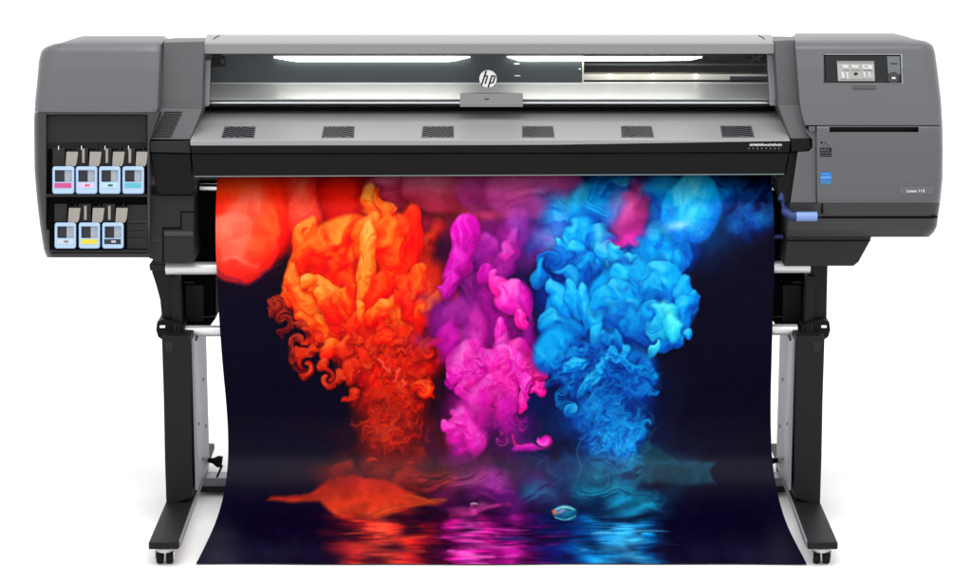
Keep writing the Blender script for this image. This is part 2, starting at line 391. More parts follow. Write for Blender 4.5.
# ---- the upper row of big billows
puff(345, 205, 44, 46, 0, 'redor', .85, soft=.5, bias=-.22)
puff(258, 200, 58, 64, 0, 'redor', 1, bias=.02, fold=.10, soft=.25)
puff(303, 205, 18, 62, -8, 'salmon', .8, bias=-.02, fold=.10, soft=.35)
puff(247, 235, 34, 50, 18, 'salmon', .9, fold=.07, bias=.0, soft=.3, occ=0)
puff(236, 248, 28, 40, -20, 'salmon', .9, fold=.07, bias=.06, soft=.12, occ=.1)
puff(246, 258, 26, 27, 10, 'salmon', .85, fold=.10, bias=.12, soft=.10, occ=.15)
wisp([(219, 270), (236, 284), (252, 284), (270, 272), (285, 262)], 2.0, (110, 20, 90), .55)
glow(232, 226, 10, 34, (255, 116, 92), .4)
puff(272, 232, 24, 34, 20, 'redor', .7, bias=.10, fold=.08, soft=.5, occ=0)
puff(304, 216, 16, 46, 4, 'salmon', .6, soft=.3, bias=-.02, fold=.12)
puff(305, 240, 9, 26, 12, 'rose', .45, soft=.5, occ=0)
puff(408, 186, 40, 26, 0, 'rose', .95, bias=.05, fold=.06, soft=.2); puff(446, 186, 30, 28, 0, 'rose', .95, bias=.1, fold=.06, soft=.16)
puff(474, 203, 30, 15, 8, 'rose', .8, bias=.0, fold=.08, soft=.3)
puff(524, 188, 58, 33, -6, 'plum', .95, bias=.12, fold=.07, soft=.14); puff(540, 180, 46, 22, 8, 'plum', .8, bias=-.14, fold=.10, soft=.3)
puff(392, 188, 30, 24, 0, 'rose', .9, bias=.10, fold=.05, soft=.2, warp=.08); puff(436, 186, 34, 28, 4, 'rose', .95, bias=.14, fold=.05, soft=.14, warp=.08); puff(486, 192, 38, 24, 6, 'plum', .8, bias=.02, fold=.05, soft=.3, warp=.08); puff(534, 188, 52, 32, -10, 'plum', .95, bias=.14, fold=.05, soft=.14, warp=.08)
glow(500, 214, 34, 8, (224, 70, 120), .7); glow(546, 208, 26, 8, (206, 60, 160), .7, ang=-25)
# ---- orange cloud
puff(352, 290, 68, 70, 0, 'redor', 1, bias=-.10); puff(392, 390, 46, 60, 0, 'deep', .8, soft=.8, bias=-.06, fold=.3, occ=0); puff(390, 430, 30, 60, 0, 'ember', .7, soft=.9, bias=.10, fold=.3, occ=0); puff(392, 390, 38, 74, 0, 'deep', .8, soft=.6, bias=-.08, fold=.5, occ=0)
puff(425, 250, 11, 22, 25, 'deep', .75, bias=-.02, soft=.4); puff(437, 232, 7, 14, 20, 'deep', .5, soft=.5)
puff(420, 300, 36, 44, 0, 'deep', .9, bias=.06, soft=.3); puff(410, 245, 15, 40, 6, 'redor', 1, bias=-.04)
puff(398, 258, 19, 44, 4, 'redor', 1, bias=.03, fold=.14)
puff(346, 258, 46, 44, -12, 'orange', 1, bias=.06, fold=.30, warp=.10)
puff(298, 262, 13, 48, 14, 'orange', .95, bias=.06, fold=.18); puff(312, 250, 12, 30, 28, 'orange', .8, bias=.02, soft=.3)
swarm(14, 342, 262, 30, 24, 6, 12, ['orange', 'orange', 'redor'], .65, el=1.8, soft=.5, occ=.12)
puff(379, 228, 17, 42, -8, 'gold', 1, bias=.0, fold=.22, warp=.35); puff(386, 222, 9, 32, -14, 'orange', .9, bias=.04, fold=.2, warp=.3); puff(366, 238, 13, 26, 18, 'orange', .95, bias=.10)
puff(391, 252, 15, 40, -10, 'orange', 1, bias=.0, fold=.12); puff(367, 262, 10, 42, 3, 'gold', 1, bias=.08, fold=.18, warp=.1)
puff(363, 292, 7, 12, 20, 'gold', 1, bias=.02)
puff(398, 300, 14, 30, 14, 'redor', 1, bias=.04); puff(414, 288, 10, 24, 14, 'orange', .9, bias=.0); puff(380, 300, 13, 32, 6, 'redor', 1, bias=-.02)
puff(299, 296, 11, 34, -14, 'orange', 1, bias=.10, fold=.2); puff(313, 312, 12, 30, -36, 'orange', 1, bias=.06)
puff(438, 308, 20, 17, -20, 'orange', 1, bias=.0, fold=.3); puff(447, 300, 11, 21, 14, 'orange', .95, bias=.06); puff(432, 318, 16, 8, -14, 'redor', 1, bias=.06)
puff(326, 292, 19, 11, 40, 'gold', 1, bias=.04); puff(310, 281, 9, 7, 0, 'gold', 1, bias=.10); puff(322, 300, 8, 14, -10, 'gold', .95, bias=.06)
puff(344, 306, 10, 20, -24, 'orange', 1, bias=.10); puff(358, 316, 9, 19, 12, 'gold', 1, bias=.04); puff(338, 324, 22, 11, 26, 'orange', 1, bias=.06)
puff(382, 322, 11, 24, 8, 'gold', 1, bias=-.02); puff(398, 326, 10, 18, 24, 'orange', 1, bias=.0); puff(415, 322, 12, 20, 30, 'redor', 1, bias=.08)
puff(325, 330, 12, 16, -30, 'orange', .95, bias=.04); puff(362, 336, 13, 12, 0, 'orange', 1, bias=.06); puff(306, 324, 8, 16, -40, 'orange', .95, bias=.02)
swarm(16, 372, 316, 56, 18, 5, 10, ['orange', 'gold', 'redor'], .85, el=2, occ=.25)
# lower red body
puff(392, 358, 52, 32, 0, 'redor', .9, bias=-.08, soft=.3); puff(392, 395, 32, 44, 0, 'deep', .9, bias=-.05, soft=.4); puff(388, 432, 30, 32, 0, 'ember', .85, bias=.12, soft=.6)
swarm(34, 384, 352, 52, 20, 4, 8, ['deep', 'redor', 'deep'], .75, el=3.2, ang=(-35, 35), bias=.02, occ=.25, soft=.25, warp=.5, fold=.3)
swarm(26, 394, 392, 34, 34, 4, 8, ['deep', 'redor', 'deep'], .6, el=3.0, ang=(-35, 35), soft=.5, occ=.18, warp=.7, fold=.35)
swarm(18, 394, 430, 34, 24, 4, 8, ['deep', 'deep', 'ember'], .5, el=3, ang=(-30, 30), soft=.7, occ=.12, warp=.8, fold=.4)
puff(331, 350, 13, 9, -8, 'orange', 1, bias=.04); puff(346, 348, 8, 13, 20, 'deep', .9, bias=.1)
for x, y, a, b, r in [(276, 302, 8, 7, 0), (273, 308, 5, 8, 20), (283, 312, 6, 9, -30), (283, 327, 7, 10, 20), (297, 325, 12, 6, 30), (306, 334, 10, 9, 0), (318, 340, 10, 7, 20), (294, 346, 8, 8, 0),
                      (297, 360, 9, 13, -20), (308, 354, 14, 7, -20), (306, 373, 6, 7, 0), (325, 368, 8, 11, 10), (330, 385, 6, 6, 0), (340, 378, 7, 9, 0), (352, 396, 8, 9, 30), (350, 372, 10, 12, 0)]:
    puff(x, y, a, b, r, 'ember' if x < 300 else 'deep', .92, bias=.12 if x < 300 else .02, fold=.35, soft=.16)
for x, y in [(430, 350), (421, 391)]:
    puff(x, y, 11, 13, 20, 'deep', .95, bias=.02, fold=.3); puff(x + 4, y - 3, 6, 9, -20, 'orange', .8, bias=-.04, soft=.3); puff(x - 3, y + 5, 5, 4, 20, 'ember', .9, soft=.3); puff(x - 5, y, 3, 8, 10, 'redor', .8, soft=.4)
for x, y, r in [(398, 372, 20), (384, 366, -50), (404, 384, 10)]: puff(x, y, 3.5, 9, r, 'salmon', .75, soft=.4, bias=.05, warp=.5)
threads(14, 362, 418, 360, 440, (226, 66, 26), .4); threads(14, 340, 460, 410, 480, (120, 22, 18), .4)
# ---- magenta cloud
puff(488, 350, 44, 60, 0, 'mag', .55, soft=.7, bias=-.14, fold=.3, occ=0); puff(474, 410, 32, 54, 8, 'mag', .6, soft=.7, bias=-.12, fold=.3, occ=0); puff(512, 420, 24, 44, -8, 'violet', .6, soft=.7, bias=.0, fold=.3, occ=0)
puff(482, 300, 36, 84, 4, 'violet', .8, soft=.6, bias=.0, fold=.5, occ=0); puff(492, 330, 26, 60, 0, 'mag', .7, soft=.6, bias=-.08, fold=.5, occ=0); puff(488, 400, 34, 50, 6, 'violet', .75, soft=.7, bias=-.02, fold=.5, occ=0)
glow(455, 318, 34, 36, (112, 4, 112), .9, noise=.7); glow(485, 345, 30, 24, (104, 4, 100), .8)
puff(456, 322, 26, 30, 30, 'violet', .7, soft=.6, bias=.04); puff(512, 240, 18, 38, 8, 'violet', .8, soft=.5)
puff(488, 258, 15, 30, -6, 'violet', .95, bias=.04); puff(507, 258, 11, 30, 10, 'violet', .95, bias=.10, soft=.25)
puff(461, 252, 17, 38, 12, 'mag', 1, bias=.06, fold=.22); puff(455, 268, 13, 24, 14, 'mag', .9, bias=.06, soft=.25); puff(451, 287, 8, 13, 14, 'mag', .95, bias=.02)
puff(486, 276, 9, 13, 20, 'mag', .9); puff(505, 252, 7, 9, 0, 'pink', .6, soft=.5); puff(494, 276, 5, 9, 20, 'pink', 1, bias=.02)
puff(502, 296, 14, 20, -24, 'hot', 1, bias=.0); puff(514, 300, 15, 22, -18, 'pink', .95, bias=.0); puff(527, 300, 7, 20, -4, 'mag', .8, soft=.3); puff(519, 320, 6, 11, -8, 'hot', 1, bias=.06)
puff(500, 330, 5, 15, 4, 'pink', .95, bias=-.04); puff(503, 345, 9, 16, 10, 'pink', .8, bias=-.04, soft=.4)
puff(455, 350, 14, 20, 20, 'mag', .8, soft=.4); puff(462, 340, 22, 12, -24, 'violet', .8, soft=.4, bias=.12)
for x, y, a, b, r, p in [(468, 362, 17, 28, 10, 'pink'), (520, 362, 18, 24, -20, 'hot'), (507, 368, 22, 26, 0, 'pink'), (492, 366, 16, 26, 6, 'pink'), (482, 360, 9, 16, 20, 'pink'), (534, 372, 10, 16, -26, 'hot'),
                         (540, 388, 7, 9, -20, 'hot'), (525, 386, 9, 14, 0, 'pink'), (470, 388, 17, 13, 20, 'pink'), (492, 388, 13, 18, 8, 'pink'), (450, 384, 8, 6, -20, 'mag'), (457, 372, 8, 12, 24, 'pink'),
                         (509, 396, 9, 16, -14, 'pink'), (522, 402, 5, 11, 0, 'hot'), (500, 406, 6, 12, 10, 'pink')]:
    puff(x, y, a, b, r, p, 1, fold=.3)
swarm(18, 494, 374, 38, 24, 4, 8, ['pink', 'hot', 'pink'], .6, el=2.6, soft=.35, occ=.15, warp=.5)
swarm(20, 506, 412, 20, 20, 2, 4, ['mag', 'pink'], .4, el=4.5, ang=(-25, 25), soft=.7, occ=.08, warp=.9)
swarm(26, 466, 430, 15, 24, 2.5, 5, ['pink', 'mag'], .45, el=3.6, ang=(-40, 40), soft=.6, occ=.14, warp=.9, fold=.4)
puff(448, 340, 14, 26, 16, 'mag', .8, soft=.5, bias=.0); puff(478, 330, 12, 30, -6, 'pink', .6, soft=.6, bias=-.1); puff(530, 340, 12, 26, -10, 'mag', .6, soft=.6); puff(476, 408, 20, 24, 10, 'pink', .75, soft=.5, bias=-.06); puff(504, 416, 14, 24, -8, 'mag', .7, soft=.6)
puff(466, 432, 18, 30, 8, 'mag', .8, soft=.5); puff(462, 424, 15, 20, 20, 'pink', .85, bias=-.04, fold=.45, soft=.25); puff(474, 440, 11, 22, -6, 'pink', .7, bias=-.08, fold=.5, soft=.4); puff(451, 427, 7, 8, 0, 'pink', .9)
threads(22, 488, 536, 392, 452, (220, 36, 160), .45, w=.8); threads(16, 448, 490, 400, 466, (230, 70, 180), .4, w=.8)
wisp([(512, 432), (520, 446), (534, 446), (546, 452), (548, 440), (540, 436)], 3.2, (214, 30, 130), .8); puff(542, 440, 7, 5, 40, 'pink', .9); puff(526, 448, 13, 6, 4, 'mag', .7, soft=.4)
wisp([(504, 432), (498, 438), (502, 446), (509, 440), (505, 434)], 1.6, (220, 50, 160), .7)
# ---- blue cloud
puff(610, 300, 78, 90, 10, 'dblue', .85, soft=.5, bias=.04, fold=.5, occ=0); puff(606, 395, 48, 58, 0, 'dblue', .7, soft=.8, bias=.0, fold=.3, occ=0); puff(618, 440, 28, 56, 0, 'dblue', .7, soft=.8, bias=.0, fold=.3, occ=0); puff(614, 430, 30, 60, 6, 'blue', .55, soft=.9, bias=-.1, fold=.4, occ=0); puff(606, 400, 40, 70, 0, 'dblue', .8, soft=.6, bias=.06, fold=.5, occ=0)
glow(572, 222, 46, 30, (20, 120, 210), .9); puff(572, 216, 36, 24, 0, 'blue', .8, soft=.6, bias=.06, fold=.4); puff(560, 236, 26, 14, -10, 'blue', .6, soft=.6, bias=.05, fold=.5); glow(552, 230, 26, 14, (150, 90, 190), .6); glow(575, 246, 30, 11, (110, 150, 206), .55); glow(536, 252, 16, 18, (150, 20, 130), .6)
puff(592, 204, 26, 24, -20, 'blue', .85, soft=.4, bias=.10); puff(604, 196, 16, 16, 0, 'cyan', .5, soft=.6)
puff(655, 246, 46, 34, 10, 'dblue', .95, bias=.10, soft=.2); puff(665, 250, 26, 26, 24, 'blue', .95, bias=.06, fold=.3); puff(648, 258, 11, 30, -36, 'blue', .9, bias=-.02); puff(678, 262, 8, 12, 0, 'blue', .9)
puff(590, 262, 44, 30, 0, 'dblue', .9, bias=.08, soft=.3)
puff(740, 212, 22, 34, -8, 'dblue', .55, bias=.10, fold=.5, soft=.4, occ=0); puff(762, 208, 20, 32, 8, 'dblue', .5, bias=.10, fold=.5, soft=.5, occ=0); puff(760, 220, 12, 10, 0, 'blue', .35, soft=.7, occ=0)
threads(16, 726, 772, 190, 246, (50, 110, 190), .35, w=.9)
puff(600, 248, 14, 22, -24, 'blue', .95, bias=.14); puff(579, 236, 14, 22, 20, 'blue', .85, bias=.08, soft=.3); puff(612, 252, 16, 16, 0, 'cyan', .9, bias=-.06)
puff(626, 212, 24, 32, 6, 'plum', .98, bias=.05, fold=.3, soft=.12, warp=.1); puff(616, 208, 11, 28, 20, 'blue', .55, soft=.5, occ=0); glow(624, 238, 20, 8, (240, 40, 190), .85, ang=-14); puff(632, 214, 12, 20, 10, 'mag', .5, soft=.6, occ=0, bias=.1)
puff(608, 196, 18, 30, 14, 'blue', .7, bias=.04, soft=.5, fold=.4, warp=.5); puff(646, 190, 16, 26, -8, 'plum', .6, bias=-.08, soft=.5, warp=.5); puff(628, 214, 23, 30, 4, 'plum', .85, bias=.06, soft=.25, fold=.06, warp=.08); puff(612, 206, 12, 28, 16, 'blue', .45, soft=.7, occ=0, warp=.1); glow(626, 236, 20, 9, (244, 50, 190), .8, ang=-12, noise=.2)
puff(668, 196, 26, 30, 10, 'blue', .85, bias=-.02, soft=.4, fold=.3, warp=.4); puff(720, 190, 18, 26, -10, 'blue', .6, bias=-.04, soft=.6, fold=.4, warp=.4)
puff(692, 208, 31, 36, 4, 'blue', 1, bias=.14, fold=.22, soft=.10, warp=.1); puff(698, 216, 20, 24, 10, 'cyan', .65, bias=.0, soft=.6, occ=0); glow(684, 226, 16, 12, (130, 200, 236), .6)
threads(14, 668, 716, 190, 242, (150, 220, 250), .35, w=1.1, amp=4)
puff(620, 250, 9, 10, 0, 'cyan', .95, bias=.02); puff(628, 260, 12, 8, 30, 'cyan', .9, bias=-.02); puff(614, 262, 7, 9, 0, 'aqua', .5, soft=.5)
puff(553, 262, 14, 16, 0, 'dblue', .9, bias=.18, fold=.4); puff(547, 270, 10, 8, 20, 'blue', .85, bias=-.04); puff(566, 250, 6, 19, -32, 'cyan', 1, bias=-.06); puff(578, 256, 8, 20, -20, 'blue', .95, bias=.08)
swarm(20, 590, 270, 46, 16, 6, 12, ['blue', 'dblue', 'blue'], .8, el=2, occ=.3)
puff(640, 305, 56, 46, 0, 'blue', 1, bias=-.02)
puff(562, 312, 20, 28, 0, 'blue', .95, bias=-.04, soft=.2); puff(556, 322, 18, 18, 10, 'blue', .95, bias=.02); puff(568, 328, 26, 12, 10, 'blue', .95, bias=.0)
puff(560, 300, 9, 22, -24, 'blue', .95, bias=.08); puff(574, 300, 8, 22, -20, 'cyan', .95, bias=-.10); puff(586, 306, 9, 24, -14, 'blue', 1, bias=.10); puff(598, 318, 9, 24, -4, 'cyan', 1, bias=-.12)
puff(664, 282, 28, 18, 24, 'blue', 1, bias=.10); puff(636, 282, 30, 13, 28, 'cyan', 1, bias=-.10, fold=.14); puff(610, 296, 20, 13, -36, 'cyan', 1, bias=-.12); puff(626, 300, 13, 24, -42, 'blue', 1, bias=.12)
puff(686, 296, 10, 22, -8, 'blue', .95, bias=.06); puff(692, 300, 4, 9, 10, 'blue', 1, bias=.1); puff(680, 318, 12, 24, 10, 'blue', 1, bias=.06); puff(688, 336, 6, 5, 0, 'blue', 1, bias=.1)
puff(630, 324, 26, 20, 0, 'dblue', .8, bias=.24, soft=.4); puff(640, 332, 22, 15, 14, 'blue', .95, bias=-.02); puff(652, 312, 12, 16, 30, 'blue', .9, bias=.02)
puff(598, 338, 8, 13, 0, 'cyan', .95, bias=-.10); puff(612, 340, 14, 10, 20, 'blue', .95, bias=.0); puff(670, 340, 14, 14, 0, 'blue', 1, bias=.08)
puff(668, 312, 11, 15, 10, 'aqua', .9, bias=-.10, soft=.3); puff(661, 330, 15, 11, 12, 'aqua', .92, bias=-.16, soft=.2); puff(672, 328, 9, 18, 4, 'aqua', .95, bias=-.08, soft=.3); puff(652, 326, 6, 5, 0, 'cyan', 1); puff(654, 350, 5, 9, 10, 'aqua', .95, bias=-.1)
swarm(16, 632, 300, 44, 30, 5, 10, ['blue', 'cyan', 'blue'], .55, el=2, soft=.35, occ=.2, bias=-.06)
puff(560, 352, 24, 26, 20, 'blue', .95, bias=-.06, soft=.25, fold=.35); puff(590, 372, 34, 34, 0, 'dblue', .95, bias=.14, soft=.3, fold=.4); puff(632, 378, 28, 30, 0, 'dblue', .9, bias=.10, soft=.35, fold=.45)
swarm(40, 600, 374, 46, 28, 4, 8, ['blue', 'dblue', 'dblue'], .6, el=3.4, ang=(-45, 45), soft=.4, occ=.2, fold=.4, warp=.6)
for x, y, a, b, r in [(574, 366, 13, 7, -24), (590, 380, 9, 11, 10), (583, 388, 6, 12, 30), (602, 362, 14, 5, -50), (615, 358, 16, 5, 8), (624, 352, 4, 9, 0), (640, 368, 20, 5, 16), (652, 376, 5, 10, 10), (572, 410, 6, 8, 0), (612, 352, 5, 6, 0), (650, 392, 7, 6, 0)]:
    puff(x, y, a, b, r, 'cyan' if x < 628 else 'blue', .85, bias=-.10, soft=.25, fold=.4)
puff(606, 412, 30, 30, 0, 'dblue', .75, bias=.12, soft=.6, fold=.5); puff(622, 436, 20, 24, 10, 'blue', .6, bias=-.05, soft=.6, fold=.6); puff(640, 432, 9, 9, 0, 'blue', .7, bias=-.02, soft=.3)
swarm(34, 612, 412, 28, 36, 4, 8, ['blue', 'dblue', 'blue', 'cyan'], .42, el=3.2, ang=(-35, 30), soft=.7, occ=.1, fold=.5, warp=.9)
swarm(16, 620, 440, 24, 22, 4, 7, ['blue', 'cyan'], .38, el=3, ang=(-40, 30), soft=.8, occ=.08, warp=.9)
threads(24, 568, 640, 366, 446, (40, 150, 214), .4, w=.9, amp=6); threads(24, 590, 650, 400, 470, (30, 170, 204), .45, w=.9)
threads(14, 636, 662, 350, 408, (10, 96, 170), .5, w=1)
# ---- the ink has been stirred: curls and eddies drag everything painted so far
def stir():
    X, Y = gx.copy(), gy.copy(); r2 = np.random.default_rng(5)
    L_ = []
    for n, cx, cy, rx, ry, a, b in [(9, 352, 296, 66, 44, 8, 16), (26, 388, 378, 58, 44, 4, 10), (12, 305, 335, 26, 34, 5, 9), (22, 390, 430, 34, 36, 4, 10), (11, 494, 376, 46, 38, 5, 11), (6, 484, 270, 36, 50, 8, 14), (18, 480, 430, 46, 36, 4, 10),
                                    (10, 625, 305, 60, 46, 7, 14), (28, 602, 384, 50, 38, 4, 10), (32, 614, 430, 40, 38, 4, 10), (8, 596, 244, 56, 26, 7, 14), (8, 750, 212, 24, 34, 8, 14), (8, 440, 300, 26, 46, 6, 12), (8, 600, 480, 50, 22, 6, 12), (6, 400, 470, 50, 20, 6, 12)]:
        for _ in range(n):
            t = r2.uniform(0, 6.283); q = r2.uniform(.1, 1) ** .5
            L_.append((cx + rx * q * np.cos(t), cy + ry * q * np.sin(t), r2.uniform(a, b), r2.choice((-1, 1)) * r2.uniform(.6, 1.7)))
    L_ += [(430, 350, 13, 2.6), (421, 391, 12, -2.6), (283, 320, 12, 3), (300, 340, 13, -2.6), (276, 303, 10, 3), (328, 378, 11, -3), (306, 366, 12, 2.6), (545, 440, 12, 3.4), (500, 438, 10, -3.2), (553, 262, 16, -2.6), (640, 385, 14, 2.6), (572, 410, 11, -3)]
    r2.shuffle(L_)
    for cx, cy, R_, st_ in L_:
        sl = window(cx, cy, R_); x, y = X[sl] - cx, Y[sl] - cy
        # act on the current sampling position
        r = np.hypot(gx[sl] - cx, gy[sl] - cy) / R_; w = np.clip(1 - r, 0, 1) ** 2 * (3 - 2 * np.clip(1 - r, 0, 1)); a = st_ * w; c, s_ = np.cos(a), np.sin(a)
        X[sl] = cx + x * c - y * s_; Y[sl] = cy + x * s_ + y * c
    k = sst(514, 500, gy)
    X += k * (1.3 * lookup(NT[0], gx * 2.2, gy * 1.8) + .3 * lookup(NT[1], gx * 11, gy * 9)); Y += k * (1.2 * lookup(NT[2], gx * 2.2, gy * 1.8) + .25 * lookup(NT[0], gx * 11 + 70, gy * 9))
    fx = np.clip((X - IX0) * IS - .5, 0, W - 1.001); fy = np.clip((Y - IY0) * IS - .5, 0, H - 1.001)
    x0, y0 = fx.astype(int), fy.astype(int); fx = (fx - x0)[..., None]; fy = (fy - y0)[..., None]
    return (img[y0, x0] * (1 - fx) + img[y0, x0 + 1] * fx) * (1 - fy) + (img[y0 + 1, x0] * (1 - fx) + img[y0 + 1, x0 + 1] * fx) * fy
img = stir()
# ---- water line: smoke puddles
for x, y, a, b, p, al in [(606, 476, 26, 26, 'teal', .7), (630, 470, 20, 20, 'teal', .7), (610, 494, 44, 14, 'teal', .8), (640, 500, 30, 12, 'teal', .8), (536, 492, 20, 16, 'teal', .5), (470, 480, 26, 18, 'plum', .45), (500, 486, 26, 16, 'violet', .5), (430, 484, 30, 16, 'ember', .5)]:
    puff(x, y, a, b, 0, p, al, soft=.7, occ=0, fold=.5, bias=.1)
glow(618, 502, 36, 7, (14, 130, 172), .75); glow(642, 508, 22, 5, (20, 160, 200), .7); glow(545, 496, 22, 12, (40, 90, 130), .5)
threads(12, 585, 650, 440, 500, (20, 140, 164), .4, w=1.0); threads(10, 520, 556, 446, 500, (110, 120, 160), .35, w=.9); threads(8, 462, 500, 462, 500, (170, 90, 140), .35, w=1.2)
wisp([(582, 442), (580, 460), (576, 478)], 1.1, (30, 120, 160), .6)
poly([(266, 501), (270, 497), (290, 494), (308, 493), (316, 488), (328, 478), (352, 476), (386, 478), (404, 490), (420, 496), (446, 502), (438, 506), (420, 507), (402, 511), (384, 516), (366, 520), (352, 521), (338, 518), (327, 511), (318, 503), (300, 502), (284, 502), (270, 503)], (170, 24, 16), .92, soft=4, wob=1.2, grad=(222, 66, 26), tex=.10)
glow(360, 476, 40, 9, (90, 8, 12), .65); wisp([(330, 512), (352, 519), (384, 513), (420, 505), (446, 502)], 3.0, (226, 84, 34), .4); wisp([(268, 500), (300, 496), (318, 494)], 1.6, (150, 26, 20), .6)
threads(14, 340, 420, 470, 512, (226, 80, 40), .3, w=.9, amp=10)
wisp([(404, 496), (420, 499), (446, 502)], 5, (190, 84, 26), .35)
poly([(446, 508), (462, 504), (478, 507), (496, 505), (510, 503), (516, 509), (504, 509), (488, 511), (470, 517), (448, 520)], (196, 40, 140), .85, soft=3, wob=1.2, tex=.3); glow(474, 508, 18, 5, (226, 90, 176), .6)
# ---- reflections: horizontal slats of broken colour
sl = window((IX0 + IX1) / 2, 542, 400); band = gy > 515
ys = np.arange(516, 566, 1.0)
def streaks(x0, x1, n, cols, y0=518, y1=566, w=(5, 26), al=.8, hh=(.7, 2.0)):
    for _ in range(int(n * 1.7)):
        cx = np.clip(rng.normal((x0 + x1) / 2, (x1 - x0) / 4.2), x0, x1); cy = rng.uniform(y0, y1)
        c = np.array(cols[rng.integers(len(cols))], float) * rng.uniform(.75, 1.1)
        ww = rng.uniform(*w); h = rng.uniform(*hh) * (.7 + (cy - y0) / 60)
        X, Y = gx, gy; s2 = window(cx, cy, ww + 4); X, Y = gx[s2], gy[s2]
        if X.size == 0: continue
        q = lookup(NT[0], X * 1.2 + cx * 7, Y * 1.2)
        d = ((X - cx + 5 * q) / ww) ** 2 + ((Y - cy + 1.2 * q) / h) ** 2
        A = (sst(1.2, .2, d) * al * rng.uniform(.5, 1))[..., None]
        img[s2] = img[s2] * (1 - A) + np.clip(c, 0, 255) * A
for x0, x1, c, al in [(345, 425, (120, 10, 20), .8), (450, 520, (120, 4, 84), .85), (575, 660, (4, 60, 120), .85), (520, 580, (6, 8, 70), .8), (425, 452, (50, 2, 16), .7)]:
    for yy in (524, 538, 552, 563): glow((x0 + x1) / 2, yy, (x1 - x0) * .55, 9, c, al * .7, noise=1.0)
RX = [(318, 5, 0, 24), (330, 60, 6, 22), (345, 170, 20, 24), (358, 224, 44, 34), (385, 234, 72, 44), (412, 206, 32, 28), (428, 116, 10, 26), (444, 64, 4, 40), (455, 190, 14, 130), (470, 246, 66, 188), (485, 214, 20, 150), (500, 136, 6, 104), (514, 170, 16, 134), (528, 74, 4, 72),
      (545, 16, 10, 80), (560, 8, 22, 92), (578, 4, 62, 134), (595, 6, 112, 184), (615, 34, 164, 224), (635, 54, 184, 240), (648, 2, 116, 186), (659, 4, 34, 84), (668, 5, 0, 24)]
rx = np.array(RX, float); s2 = window((IX0 + IX1) / 2, 546, 1000); s2 = (slice(int((508 - IY0) * IS), H), slice(0, W)); X, Y = gx[s2], gy[s2]
k1 = lookup(NT[0], X * .5, Y * 6); k2 = lookup(NT[1], X * 2.2 + 99, Y * 11); k3 = lookup(NT[2], X * 2.6, Y * 5 + 50); k4 = lookup(NT[0], X * 3 + 40, Y * 40)
xs_ = X + 3 * k1 + 1.8 * k2 + 2 * np.sin(Y * .8 + 2 * k3)
refl = np.stack([np.interp(xs_, rx[:, 0], rx[:, i]) for i in (1, 2, 3)], -1)
br = np.clip(.80 + .26 * k3 + .16 * k2 + .10 * k4 + (Y - 540) / 130, .18, 1.2)[..., None]
refl = np.clip(refl * br + np.array((5, 0, 24)) * (1 - np.clip(br, 0, 1)), 0, 255)
am = (sst(508, 530, Y + 3 * k2) * .92)[..., None]; img[s2] = img[s2] * (1 - am) + refl * am
streaks(336, 425, 26, [(240, 84, 54), (176, 22, 24), (60, 4, 22)], 526, al=.5); streaks(450, 520, 26, [(250, 110, 210), (120, 2, 90), (40, 0, 50)], 520, al=.5)
streaks(580, 656, 34, [(80, 196, 244), (2, 24, 70), (0, 90, 160)], 520, al=.5); streaks(520, 580, 16, [(130, 8, 96), (20, 40, 120), (6, 2, 40)], 520, al=.5)
for cx in (255, 735): glow(cx, 556, 150, 22, (26, 22, 46), .55, noise=.2)  # gloss haze of the sheet's lower curve, painted into the print colour
glow(620, 546, 14, 8, (60, 190, 246), .6); glow(602, 556, 20, 6, (20, 160, 230), .5)
for x, y, w_ in [(646, 534, 6)]: puff(x, y, w_, 1.6, 0, 'blue', .9, soft=.4, occ=0, fold=.1)
puff(650, 535, 8, 3.4, 0, 'blue', .6, soft=.6, occ=0, fold=.1, warp=.05)
poly([(640, 494), (648, 496), (662, 506), (650, 504), (642, 506), (652, 512), (640, 516), (616, 517), (600, 516)], (12, 120, 160), .55, soft=3, wob=1)
# the floating drops
puff(565, 513, 12.5, 8, 0, 'teal', .85, bias=.3, soft=.12, fold=.2, warp=.02); glow(565, 516, 8, 3, (70, 200, 220), .6); glow(557, 514, 3, 3, (240, 90, 60), .6); glow(560, 511, 5, 3, (236, 120, 170), .8); glow(571, 514, 5, 4, (40, 110, 160), .7); wisp([(554, 510), (564, 506), (575, 510)], .9, (190, 250, 250), .9, wob=.2); wisp([(554, 517), (565, 521), (576, 516)], .9, (110, 230, 240), .8, wob=.2)
puff(474, 506, 4.6, 3, 0, 'plum', .5, soft=.4, occ=.2, warp=.02); wisp([(470, 504), (474, 502.5), (478, 504)], .7, (250, 220, 230), .9, wob=.1); glow(475, 507, 2.5, 1.4, (20, 20, 20), .8)
# fine grain of the droplets of ink
img += lookup(NT[3], gx * 6, gy * 6)[..., None] * (1.0 + .018 * img)
img = np.clip(img, 0, 255)
# ------------------------------------------------------------------ setting
mb = MB(); mb.add([(-60, -60, 0), (60, -60, 0), (60, 60, 0), (-60, 60, 0)], [[0, 1, 2, 3]], mat('white_floor', (246, 246, 246), .7, .1, noise=.01, nscale=(3, 3, 3)))
fl = mb.build('floor'); fl['kind'] = 'structure'
# ------------------------------------------------------------------ printer
PR = thing('large_format_printer', 'wide grey and black large format printer on black wheeled legs', 'printer')
